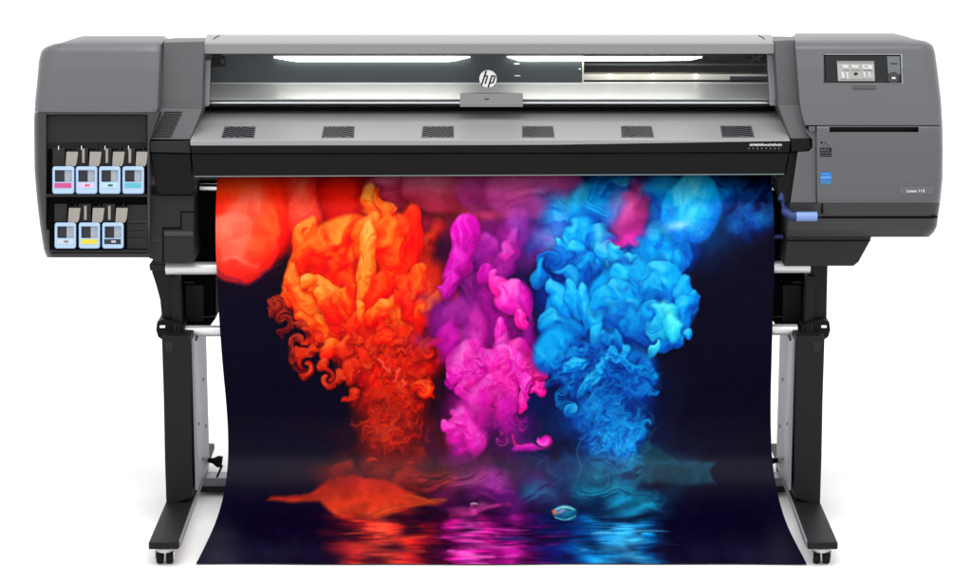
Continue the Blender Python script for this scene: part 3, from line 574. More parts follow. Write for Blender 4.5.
# left end: cover above the ink bay
XL = [(36, 84), (37, 79), (38.5, 74), (40.5, 68), (42.5, 62), (44, 54), (45.5, 49), (48, 44), (52, 41), (60, 39), (80, 37.2), (100, 35.2), (120, 34), (170, 34.5), (200, 37), (225, 40), (240, 42.4), (250, 44), (257.5, 47)]
XRL = [(36, 164), (108, 161), (114, 159), (142, 149), (258, 150)]
prof = [(36, .20), (37.5, .13), (40, .07), (42, .042), (44, .028), (50, .016), (70, -.002), (96, -.02), (112, -.03)]
mb = MB(); shell(mb, prof, XL, XRL, [60, 80, 100, 120, 140], 'body')
mb.build('end_cover', PR)
mb = MB(); shell(mb, [(112.6, -.030), (120, -.030), (180, -.028), (225, -.016), (245, .0), (257.5, .02)], XL, XRL, [40.5, 60, 80, 120], 'lowbody', eR=False,
                 edge=((0, .05), (1, .025), (2.5, .01), (4.5, .002), (6, 0)), holes=[(49.4, 147.5, 230, 253.5, .02, 'dark'), (46, 147.5, 114.5, 230, .02, 'dark')], Yback=.40)
BAY = mb.build('ink_bay', PR)
# bay fittings
mb = MB()
mb.box(46.2, 147.2, 143.2, 229, -.0090, -.0084, 'void'); mb.box(49.6, 147.2, 229, 252.5, -.0090, -.0084, 'void')
mb.box(46, 147.3, 194.3, 197, -.026, -.009, 'dark'); mb.box(49.6, 147.3, 250.3, 252.6, -.026, -.009, 'dark')
mb.build('shelf', BAY, bevel=.0006)
mb = MB(); mb.box(46.2, 147.2, 115, 143.2, -.017, -.0095, 'dark'); mb.build('bay_panel', BAY, bevel=.002)
mb = MB(); mb.box(127, 147.2, 205, 249, -.017, -.0095, 'dark')
for y in (223, 230, 237): mb.box(128.5, 146, y, y + 1, -.0175, -.016, 'black')
mb.box(128, 146.5, 221.5, 222.2, -.018, -.016, 'lowbody'); mb.build('bay_panel', BAY, bevel=.001)
mb = MB()
mb = None
for x in (52, 75, 98.5, 122):
    mb = MB()
    mb.box(x + .5, x + 13, 148, 166, -.0165, -.0095, 'innerdark'); mb.box(x + 6, x + 7, 146, 150, -.019, -.0165, 'chrome')
    mb.build('slot_divider', BAY, bevel=.0006); mb = MB(); mb.box(x + 21, x + 21.8, 147.5, 166, -.018, -.0095, 'lowbody'); mb.build('slot_divider', BAY)
for x in (54, 78, 102):
    mb = MB(); mb.box(x + .5, x + 13, 204, 222, -.0165, -.0095, 'innerdark'); mb.build('slot_divider', BAY, bevel=.0006)
    mb = MB(); mb.box(x + 21, x + 21.8, 204, 222, -.018, -.0095, 'lowbody'); mb.build('slot_divider', BAY)
for x, y in ((84, 149), (107.5, 149), (130.5, 149), (86, 206), (110, 206)): 
    mb = MB(); mb.box(x - 2, x + .6, y, y + 14, -.0205, -.0165, 'bag'); mb.build('white_tab', BAY, bevel=.0006)
# pillars with vents
def pillar(outl, low, vent, side):
    mb = MB()
    Yt, Ym, Yl = .05, .03, -.012
    a = [P(outl[0][0], outl[0][1], .13), P(outl[1][0], outl[1][1], .13), P(outl[1][0], outl[1][1] + 3, Yt), P(outl[0][0], outl[0][1] + 3, Yt),
         P(outl[2][0], outl[2][1], Ym), P(outl[3][0], outl[3][1], Ym), P(low[0][0], low[0][1], Yl), P(low[1][0], low[1][1], Yl)]
    # rows: top back, top front, middle, low
    rows = [(a[0], a[1]), (a[3], a[2]), (a[4], a[5]), (P(outl[2][0] - .5, outl[2][1] + 2.2, Ym - .014), P(outl[3][0] + .3, outl[3][1] + 2.2, Ym - .014)), (a[6], a[7])]
    vs = []; fs = []
    for l, r in rows: vs += [l, r]
    n = len(rows)
    for l, r in rows: vs += [Vector((l.x, .34, min(l.z, rows[0][0].z - .02))), Vector((r.x, .34, min(r.z, rows[0][0].z - .02)))]
    for i in range(n - 1):
        fs.append([2 * i, 2 * i + 1, 2 * i + 3, 2 * i + 2]); o = 2 * n
        fs.append([2 * i, 2 * i + 2, o + 2 * i + 2, o + 2 * i]); fs.append([2 * i + 1, o + 2 * i + 1, o + 2 * i + 3, 2 * i + 3]); fs.append([o + 2 * i, o + 2 * i + 2, o + 2 * i + 3, o + 2 * i + 1])
    fs.append([0, 2 * n, 2 * n + 1, 1]); fs.append([2 * n - 2, 2 * n - 1, 4 * n - 1, 4 * n - 2])
    mb.add(vs, fs, 'bodyfine'); pl = mb.build('pillar', PR, bevel=.004)
    if vent:
        def S(x, y): # on the sloping lower face
            t = (y - outl[2][1] - 2.2) / (low[0][1] - outl[2][1] - 2.2); return P(x, y, (Ym - .014) * (1 - t) + Yl * t - .0022)
        mb = MB(); q = [S(*p) for p in vent]; b = [p + Vector((0, .004, 0)) for p in q]
        mb.hexa(q + b, 'lowbody')
        for i in range(9):
            for j in range(11):
                u = (i + .5 + (.5 if j % 2 else 0)) / 9.6; v = (j + .5) / 11
                tl, tr, br, bl = [Vector((p[0], p[1], 0)) for p in vent]
                c = (tl * (1 - u) + tr * u) * (1 - v) + (bl * (1 - u) + br * u) * v
                r = .80
                mb.add([S(c.x + r * math.cos(t), c.y + .9 * r * math.sin(t)) + Vector((0, -.0006, 0)) for t in [k * math.pi / 3 for k in range(6)]], [[0, 1, 2, 3, 4, 5]], 'seam')
        mb.build('vent_grille', pl)
    return pl
pillar([(163.5, 39.5), (204, 38.5), (160.5, 106), (202, 107)], [(148.5, 139.5), (190, 139.8)], [(164.5, 111.5), (182.5, 111.5), (171, 137.5), (151.8, 137.5)], -1)
pillar([(774.3, 38), (794.5, 37), (778.5, 103), (800, 103)], [(790.5, 139.2), (811, 138.8)], None, 1)
# right end: control side cover, door, chin
XR = [(33.4, 893), (34.4, 898), (35.6, 903), (37, 908), (38.5, 912), (39.8, 918), (41, 925), (43, 930), (46, 933), (52, 935), (70, 937.5), (100, 941), (125, 942.5), (150, 943), (180, 942.5), (200, 940.5), (217, 938), (226, 937), (232, 934), (237, 929)]
XLR = [(33.4, 796), (40, 795), (103, 800), (112, 801.5), (139, 809.5), (140, 812), (152, 798), (205, 788), (240, 786), (267, 784)]
prof = [(33.4, .24), (34.6, .17), (37, .10), (40, .055), (43, .03), (48, .018), (70, .0), (100, -.020), (125.2, -.034)]
mb = MB(); shell(mb, prof, XLR, XR, [823.6, 850, 880, 902, 920], 'body', eL=False, holes=[(823.6, 902, 54.5, 83.8, .008, 'lowbody')])
EC = mb.build('end_cover', PR)
mb = MB(); mb.box(852, 876, 86.4, 86.8, -.0125, -.010, 'lowbody'); mb.box(853, 876, 88.6, 89.3, -.0145, -.012, 'lowbody'); mb.build('label_line', EC)
# control panel
def YR(y): return itp(prof, y)
def panel(x0, x1, y0, y1, off, m, mb, th=.006, cut=0):
    pts = [(x0, y0), (x1, y0), (x1 + .8, y1), (x0 + 1.2, y1)]
    q = [P(x, y, YR(y) - off) for x, y in pts]; mb.hexa(q + [p + Vector((0, th, 0)) for p in q], m)
mb = MB(); panel(824.4, 900, 55.2, 83.2, -.002, 'glass', mb); CP = mb.build('control_panel', PR, bevel=.003)
mb = MB()
for a in ((823.8, 901.5, 54.2, 54.9), (824.2, 902, 83.4, 84.0)): panel(*a, .001, 'lid', mb, .008)
panel(900.8, 902.2, 54.4, 83.8, .001, 'lid', mb, .008); mb.build('bezel_rim', CP, bevel=.0008)
mb = MB(); panel(837, 874, 61.2, 81, .0002, 'screen', mb, .0022)
for (x0, x1, y0, y1, m) in [(837.6, 873.6, 61.6, 63.0, 'icon'), (842, 848, 65, 68, 'iconlight'), (851, 858, 65.2, 68, 'iconlight'), (862, 872, 65, 69, 'iconlight'), (843, 849, 70, 70.6, 'icon'), (851, 861, 70, 70.6, 'icon'), (863, 872, 70, 70.6, 'icon'), (841, 844, 72, 78, 'iconlight'),
                            (846, 848, 72, 79, 'iconlight'), (863, 865, 72, 77, 'iconlight'), (868, 870, 72, 77, 'iconlight'), (854.2, 857.2, 72.6, 74.6, 'ink'), (853.5, 856, 73.6, 75.4, 'ink'), (864, 867.5, 66, 67.2, 'ink'), (840, 873, 79, 79.6, 'icon')]:
    panel(x0, x1, y0, y1, .0008, m, mb, .0005)
mb.build('screen', CP)
mb = MB(); panel(887, 899.6, 56.4, 74.5, .0002, 'btn', mb, .0022); panel(889.5, 897, 63.2, 64.2, .0008, 'ink', mb, .0006); mb.build('button', CP, bevel=.0008)
mb = MB(); c = P(893.6, 78, YR(78) - .0035)
mb.tube([c, c + Vector((0, .006, 0))], .0145, 'btndark', 24)
for a in (.5, -.5):
    d = Vector((math.cos(a), 0, math.sin(a))) * .005; n_ = Vector((-math.sin(a), 0, math.cos(a))) * .0009
    mb.add([c + Vector((0, -.0008 - abs(a - .5) * .0003, 0)) + v for v in (-d - n_, d - n_, d + n_, -d + n_)], [[0, 1, 2, 3]], 'white')
mb.build('button', CP)
# door
dprof = [(126.2, -.034), (128, -.0385), (150, -.041), (180, -.040), (198, -.036), (203, -.031)]
DXL = [(126, 816.8), (203, 817.3)]
mb = MB(); shell(mb, dprof, DXL, XR, [829.5, 918.5, 880], 'body', eL=False, holes=[(829.5, 918.5, 127, 132.2, .03, 'dark')], Yback=.2, drop=0)
DOOR = mb.build('access_door', PR)
def YD(y): return itp(dprof, y)
def dpatch(mb, x0, x1, y0, y1, off, m):
    mb.add([P(x0, y0, YD(y0) - off), P(x1, y0, YD(y0) - off), P(x1, y1, YD(y1) - off), P(x0, y1, YD(y1) - off)], [[0, 1, 2, 3]], m)
mb = MB(); q = [P(x, y, YD(y) - .0016) for x, y in ((899, 186.6), (934, 186.2), (933.4, 194), (899, 194.6))]; mb.hexa(q + [p + Vector((0, .003, 0)) for p in q], 'plate')
mb.build('nameplate', DOOR, bevel=.0006)
NP = DOOR.children[0]; mb = MB(); text_mesh(mb, 'Latex 115', 906.5, 192.2, YD(190) - .0026, .0072, 'white', xs=1.15); mb.build('lettering', NP)
mb = MB()
for (x0, x1, y0, y1, m) in [(820.2, 831.6, 147.8, 152.2, 'ink'), (820.2, 831.6, 152.9, 153.3, 'ink'), (820.2, 831.6, 153.8, 156.6, 'ink')]: dpatch(mb, x0, x1, y0, y1, .0012, m)
for (x0, x1, y0, y1) in [(821.4, 821.8, 148.9, 151.2), (822.7, 823.1, 148.9, 151.2), (821.8, 822.7, 149.9, 150.2), (824.2, 824.6, 148.9, 151.2), (825.8, 826.2, 148.9, 151.2), (824.6, 825.8, 148.9, 149.2), (827.6, 828, 148.9, 151.2), (828, 829.4, 148.9, 149.2), (828, 829.4, 150.9, 151.2),
                         (821.4, 823.6, 155, 155.5), (825, 827.4, 155, 155.5), (828.4, 830.2, 155, 155.5)]: dpatch(mb, x0, x1, y0, y1, .0018, 'icon')
mb.build('label_sticker', DOOR)
mb = MB()
for (x0, x1, y0, y1, m) in [(820.6, 822.8, 141.6, 143.6, 'ink'), (824.5, 826.5, 142.4, 143.2, 'ink'), (827.5, 831, 142.6, 143.2, 'icon')] + [(820.8 + k * 1.5, 821.7 + k * 1.5, 145, 145.7, 'ink' if k % 3 else 'icon') for k in range(7)]: dpatch(mb, x0, x1, y0, y1, .0012, m)
mb.build('printed_mark', DOOR)
mb = MB()
for (x0, x1, y0, y1, m) in [(820.4, 831.4, 172, 176.4, 'sticker'), (820.4, 831.4, 176.4, 178.2, 'stickerlight'), (820.4, 831.4, 178.2, 181, 'sticker'), (820.4, 831.4, 181, 184.4, 'stickerteal')]: dpatch(mb, x0, x1, y0, y1, .0012, m)
dpatch(mb, 822, 829.5, 173.6, 174.4, .0018, 'stickerlight'); dpatch(mb, 822, 826, 179.2, 179.8, .0018, 'stickerlight')
mb.build('energy_sticker', DOOR)
# below the door and the strip beside it
mb = MB(); shell(mb, [(203.4, -.030), (208, -.026), (216.6, -.020), (217.0, -.010), (217.7, -.010), (218.2, -.019), (230, -.006), (237, .012)], [(203, 790), (218, 788.5), (240, 786.6)], XR, [824, 850, 880], 'lowbody', eL=False, Yback=.2, drop=0, dense=.6)
for x0, x1, y0, y1, Y in [(821.6, 823.0, 203.6, 214, -.0305), (822.3, 937.6, 216.5, 217.9, -.0215)]: mb.box(x0, x1, y0, y1, Y, Y + .02, 'seam')
mb.build('lower_cover', PR)
mb = MB(); mb.prism([(787.5, 237.2), (871.5, 237.2), (869, 243), (858.5, 262), (853.5, 266), (784.5, 266)], .012, .2, 'dark'); mb.box(786, 871, 240.3, 241.2, .0085, .02, 'seam')
mb.build('lower_cover', PR, bevel=.004)
mb = MB(); mb.prism([(806, 128), (809.5, 132), (816.2, 132), (816.4, 203), (790.5, 203), (797.8, 152), (808.8, 151.5), (812.5, 148), (812.5, 140), (806, 132)], -.026, .2, 'body')
mb.box(816.5, 818.0, 132, 203, -.0275, .02, 'seam'); mb.build('side_strip', PR, bevel=.0015)
mb = MB(); mb.prism([(808.8, 126.4), (815.6, 126.4), (815.6, 131.8), (812.4, 131.8), (812.4, 133.5), (808.8, 131)], -.034, -.02, 'bodyfine'); mb.build('latch', PR, bevel=.001)
# hood
mb = MB(); rows = [(34.6, .26, 0), (35.8, .20, 0), (38.5, .12, 0), (41.5, .075, 0), (43.2, .055, 0), (44, .052, 0), (53.6, .056, 0), (54.2, .07, 0)]
xa = [(34.6, 207), (41, 204.4), (54.2, 203.2)]; xb = [(34.6, 771), (41, 774), (54.2, 774.4)]
v = []; f = []
for y, Y, _ in rows: v += [P(itp(xa, y), y, Y), P(itp(xb, y), y, Y)]
n = len(rows)
for y, Y, _ in rows: v += [Vector((P(itp(xa, y), y, Y).x, .36, min(P(0, y, Y).z, v[0].z - .03))), Vector((P(itp(xb, y), y, Y).x, .36, min(P(0, y, Y).z, v[0].z - .03)))]
for i in range(n - 1):
    o = 2 * n; f += [[2 * i, 2 * i + 1, 2 * i + 3, 2 * i + 2], [2 * i, 2 * i + 2, o + 2 * i + 2, o + 2 * i], [2 * i + 1, o + 2 * i + 1, o + 2 * i + 3, 2 * i + 3], [o + 2 * i, o + 2 * i + 2, o + 2 * i + 3, o + 2 * i + 1]]
f += [[0, 2 * n, 2 * n + 1, 1], [2 * n - 2, 2 * n - 1, 4 * n - 1, 4 * n - 2]]
mb.add(v, f, 'hood')
for s_, x in ((1, 219), (-1, 759)):
    q = [P(x, 35.6, .199), P(x + s_ * 1.2, 35.6, .199), P(x - s_ * 5, 39.2, .106), P(x - s_ * 6.2, 39.2, .106)]
    mb.add([p + Vector((0, -.001, .0012)) for p in q], [[0, 1, 2, 3]], 'seam')
mb.build('hood', PR, bevel=.002)
# window and what is behind it
WN = None
mb = MB(); mb.prism([(204.2, 60), (210.3, 60), (208.8, 106.5), (202.6, 107)], .10, .125, 'trim'); mb.build('window_frame', PR, bevel=.003)
mb = MB(); mb.prism([(767.4, 54.5), (773.8, 54.5), (777.6, 106), (770.2, 106)], .10, .125, 'trim'); mb.build('window_frame', PR, bevel=.003)
mb = MB(); mb.box(200, 780, 50, 112, .30, .33, 'innerdark'); mb.build('rear_panel', PR)
mb = MB(); mb.box(203, 583.5, 55.2, 83, .235, .262, 'inner'); mb.box(582.2, 583.8, 62, 83, .232, .236, 'rail')
mb.box(514, 519.5, 63.4, 64.6, .2335, .2352, 'white'); mb.box(514.6, 520.4, 75.2, 76.5, .2335, .2352, 'white'); mb.box(578.5, 581, 68.6, 69.8, .2335, .2352, 'white')
CV = mb.build('carriage_cover', PR, bevel=.002)
mb = MB()
mb.prism([(200, 55), (220, 55), (224, 60), (224, 66.5), (211, 67), (211, 60), (200, 60)], .20, .24, 'void'); mb.prism([(220.5, 59), (224.5, 60), (223.5, 65), (221.5, 64)], .196, .2, 'inner'); mb.prism([(208, 57), (212, 56.6), (212, 58), (206, 58.5)], .196, .2, 'icon')
mb.build('hinge_bracket', PR)
mb = MB()
mb.prism([(744, 57), (756, 55), (767, 55), (767, 62), (752, 62.5)], .20, .24, 'void'); mb.tube([P(750, 61.5, .198), P(762, 55.6, .198)], .0028, 'inner'); mb.tube([P(752, 56, .198), P(760, 61, .198)], .002, 'inner')
mb.build('hinge_bracket', PR)
mb = MB(); mb.prism([(274, 57), (455, 57), (470, 57.4), (455, 60.9), (449, 61.6), (296, 61.6), (291, 60.9), (274, 57.8)], .222, .232, 'led'); mb.build('light_strip', PR)
mb = MB(); mb.prism([(507, 57), (702, 57), (702, 57.6), (690, 60.4), (640, 60.9), (524, 61.4), (518, 60.6)], .222, .232, 'led'); mb.build('light_strip', PR)
mb = MB(); mb.box(583.6, 771, 63.6, 65.6, .27, .30, 'inner'); mb.box(583.6, 771, 74.3, 80, .262, .30, 'rail'); mb.box(730, 771, 76.4, 80, .2605, .263, 'inner')
for x in (610, 653, 696): mb.box(x - 1.3, x + 1.3, 74.6, 77.4, .2585, .263, 'led')
mb.build('carriage_rail', PR)
mb = MB(); a = [P(203, 83.4, .235), P(774, 83.4, .235), P(774.5, 99.2, .15), P(202.5, 99.2, .15)]; mb.hexa(a + [p + Vector((0, .03, -.02)) for p in a], 'platen')
mb.box(203, 774, 82.8, 84, .234, .25, 'white'); mb.build('platen', PR, bevel=.001)
mb = MB(); mb.box(203, 776, 99, 111, .16, .2, 'void'); mb.tube([P(205, 102.9, .15), P(773, 102.9, .15)], .0036, 'steel'); mb.build('pinch_bar', PR)
mb = MB(); mb.prism([(205, 55), (772.5, 55), (774.5, 106.6), (204, 106.8)], .128, .131, 'window'); mb.build('window_pane', PR)
# badge
mb = MB(); c = P(488, 79, .118); mb.tube([c, c + Vector((0, .0098, 0))], .0222, 'white', 40); BD = mb.build('badge', PR, bevel=.0012)
mb = MB()
def stroke(pts, w, m='ink', Y=.1168):
    for i in range(len(pts) - 1):
        a, b = P(*pts[i], Y - i * .0001), P(*pts[i + 1], Y - i * .0001); d = (b - a).normalized(); n_ = Vector((-d.z, 0, d.x)) * w
        e = d * w * .6; mb.add([a - e - n_, b + e - n_, b + e + n_, a - e + n_], [[0, 1, 2, 3]], m)
stroke([(481.6, 85), (486.1, 71.4)], .0020); stroke([(484.8, 76.2), (487.1, 76.0), (487.4, 77), (485.2, 83.6)], .0018)
stroke([(488.2, 87.2), (492, 75.8)], .0020); stroke([(492.0, 75.9), (494.6, 76.0), (494.9, 77.2), (493.2, 82.6), (490.2, 83.1)], .0018)
mb.build('lettering', BD)
# lid handle
mb = MB(); mb.prism([(460, 94.6), (462, 94), (521, 94), (523, 94.6), (523, 107), (460, 107)], .105, .1275, 'hood'); mb.box(460, 523, 104, 104.7, .1035, .11, 'lid'); mb.box(484.6, 489, 98.6, 99.7, .1038, .11, 'ink'); mb.build('window_handle', PR, bevel=.002)
# sloping lid with six vents
T0, T1, B1, B0 = (201.5, 109.8), (778.2, 109.2), (790.2, 140), (190, 140.6); LYT, LYB = .20, -.030
def LID(x, y, off=0.):
    t = (y - 109.6) / 30.6; p = P(x, y, LYT * (1 - t) + LYB * t); return p + NL * off
NL = Vector((0, 0, 1)); a_ = LID(486, 110); b_ = LID(486, 140); d_ = (b_ - a_).normalized(); NL = Vector((0, d_.z, -d_.y)); NL = NL if NL.z > 0 else -NL
mb = MB(); q = [LID(*T0), LID(*T1), LID(*B1), LID(*B0)]; mb.hexa(q + [p - NL * .014 for p in q], 'lid')
lt = [LID(201.6, 107.6) + Vector((0, 0, 0)), LID(778, 107.0), LID(778.2, 109.0), LID(201.6, 109.6)]
LD = mb.build('lid', PR, bevel=.002)
mb = MB(); q = [P(201.4, 107.6, .192), P(778.4, 107, .192), P(778.6, 109.0, .186), P(201.2, 109.6, .186)]; mb.hexa(q + [p + Vector((0, .03, -.01)) for p in q], 'trim'); mb.box(201.4, 778.4, 109.2, 111, .204, .22, 'seam'); mb.build('lid_edge', LD)
for k, cx in enumerate((239, 338.5, 438, 538, 637, 737)):
    sk = (486 - cx) / 250 * 1.3; h0, h1 = 126.8 - k * .12, 138.2 - k * .12
    mb = MB(); pts = [(cx - 15.6 + sk, h0), (cx + 15.6 + sk, h0), (cx + 16.4 - sk, h1), (cx - 16.4 - sk, h1)]
    q = [LID(x, y, .0010) for x, y in pts]; mb.hexa(q + [p - NL * .003 for p in q], 'ventgrey')
    ang = (.20, .34, -.30, .46, -.42, .26)[k]; ca, sa = math.cos(ang), math.sin(ang); wv = random.uniform(.5, 1.4); ph = random.uniform(0, 6)
    def VP(u, v, off):
        x = (pts[0][0] * (1 - u) + pts[1][0] * u) * (1 - v) + (pts[3][0] * (1 - u) + pts[2][0] * u) * v; return LID(x, h0 * (1 - v) + h1 * v, off)
    for j in range(-14, 15):
        run = []
        for i in range(-44, 45):
            p_ = i * .55; q_ = j * 1.95 + wv * math.sin(p_ * .22 + ph); dx, dy = p_ * ca - q_ * sa, p_ * sa + q_ * ca
            u, v = dx / 31.5 + .5, dy / (h1 - h0) + .5; ok = .025 < u < .975 and .07 < v < .93
            if ok: run.append((u, v))
            if (not ok or i == 44) and run:
                if len(run) > 2:
                    hv = .42 / (h1 - h0)
                    vs_ = [VP(u, max(.05, v - hv * ca) , .0016) for u, v in run] + [VP(u, min(.95, v + hv * ca), .0016) for u, v in run]; n_ = len(run)
                    mb.add(vs_, [[t, t + 1, n_ + t + 1, n_ + t] for t in range(n_ - 1)], 'seam')
                run = []
    mb.build('vent_grille', LD)
# black front beam
mb = MB(); mb.prism([(190, 141.4), (790.6, 140.6), (789, 152.4), (191.5, 153.6)], -.028, .16, 'black'); mb.prism([(191.5, 154.2), (788.8, 153), (784.6, 174.6), (194, 177.2)], -.022, .16, 'black')
mb.prism([(194.5, 176.0), (784.6, 173.8), (784.4, 175.0), (194.5, 177.3)], -.026, -.0225, 'tealedge')
BM = mb.build('front_beam', PR, bevel=.003)
mb = MB()
x = 749.5
while x < 781.5:
    w = random.uniform(.5, 1.3); y = 144.6 + random.uniform(-.15, .15); mb.box(x, x + w, y - random.uniform(.2, 1), y + 1.3, -.0292, -.0285, 'iconlight'); x += w + random.uniform(.15, .4)
for i in range(8): mb.box(748.6 + i * 4.3, 749.3 + i * 4.3, 147.6, 149.3, -.0292, -.0285, 'icon')
mb.build('lettering', BM)
# end caps of the beam
mb = MB(); mb.prism([(148.6, 141.4), (189.6, 141.2), (191, 153.4), (150, 152.4)], -.020, .16, 'dark'); mb.prism([(150.4, 153), (190.8, 154), (193, 195), (159.5, 195), (155.5, 188)], -.014, .16, 'black'); mb.build('beam_end', PR, bevel=.003)
mb = MB(); mb.prism([(790.8, 140), (808.5, 139.6), (811, 142), (810.6, 148), (807, 151.4), (791.4, 152)], -.027, .16, 'black'); mb.prism([(789.4, 152.4), (797.8, 151.8), (790, 204), (784, 204), (778, 196), (776, 176.4), (784.8, 175)], -.016, .16, 'black'); mb.build('beam_end', PR, bevel=.003)
# left lower block with its panel seams
mb = MB(); mb.prism([(150.4, 195.6), (193.6, 195.6), (193.6, 262.5), (163, 262.5), (149.2, 258.2)], .0, .16, 'dark')
for p in ([(193.6, 212), (181, 212), (181, 228), (163, 228.6), (163, 262)],):
    for i in range(len(p) - 1):
        (x0, y0), (x1, y1) = p[i], p[i + 1]; mb.box(min(x0, x1) - .6, max(x0, x1) + .6, min(y0, y1) - .6, max(y0, y1) + .6, -.0012 - i * .0003, .01, 'seam')
mb.box(164, 193, 231.4, 236, -.003, .01, 'lowbody'); mb.box(151, 162, 240, 240.7, -.001, .01, 'lowbody'); mb.box(151, 162, 249, 249.6, -.001, .01, 'lowbody')
mb.build('side_block', PR, bevel=.0012)
mb = MB(); mb.prism([(193, 177), (790, 175), (788, 262), (193, 262)], .20, .26, 'void'); mb.build('media_path', PR)
mb = MB(); mb.box(194, 230, 180, 236, .13, .20, 'void'); mb.tube([P(200, 187.4, .115), P(216.4, 187.4, .115), P(780, 187.4, .115)], .010, 'steel', 20); mb.build('feed_roller', PR)
mb = MB(); mb.prism([(771, 176), (784, 176), (786, 262), (771, 262)], .13, .2, 'void'); mb.build('media_path', PR)
mb = MB(); mb.tube([P(781, 186, -.004), P(781.4, 200, -.012), P(785, 211, -.03), P(791, 216, -.045), P(797, 216.6, -.048)], [.008, .009, .011, .012, .012], 'bluedark')
mb.tube([P(796, 216.6, -.048), P(817, 216.4, -.048)], .0122, 'blue', 20); mb.build('load_lever', PR, bevel=.001)
mb = MB(); mb.tube([P(766, 236.5, .06), P(783, 236.5, .06)], .0065, 'bluedark'); mb.build('edge_holder', PR)
# rollers of the take-up
ZR = .078
mb = MB(); mb.tube([P(166, 268.4, ZR), P(809.8, 266.8, ZR)], .0158, 'steelbar', 32); mb.build('spindle', PR)
mb = MB(); mb.tube([P(180, 331, .112), P(797, 329.6, .112)], .0148, 'steelbar', 32); mb.build('spindle', PR)
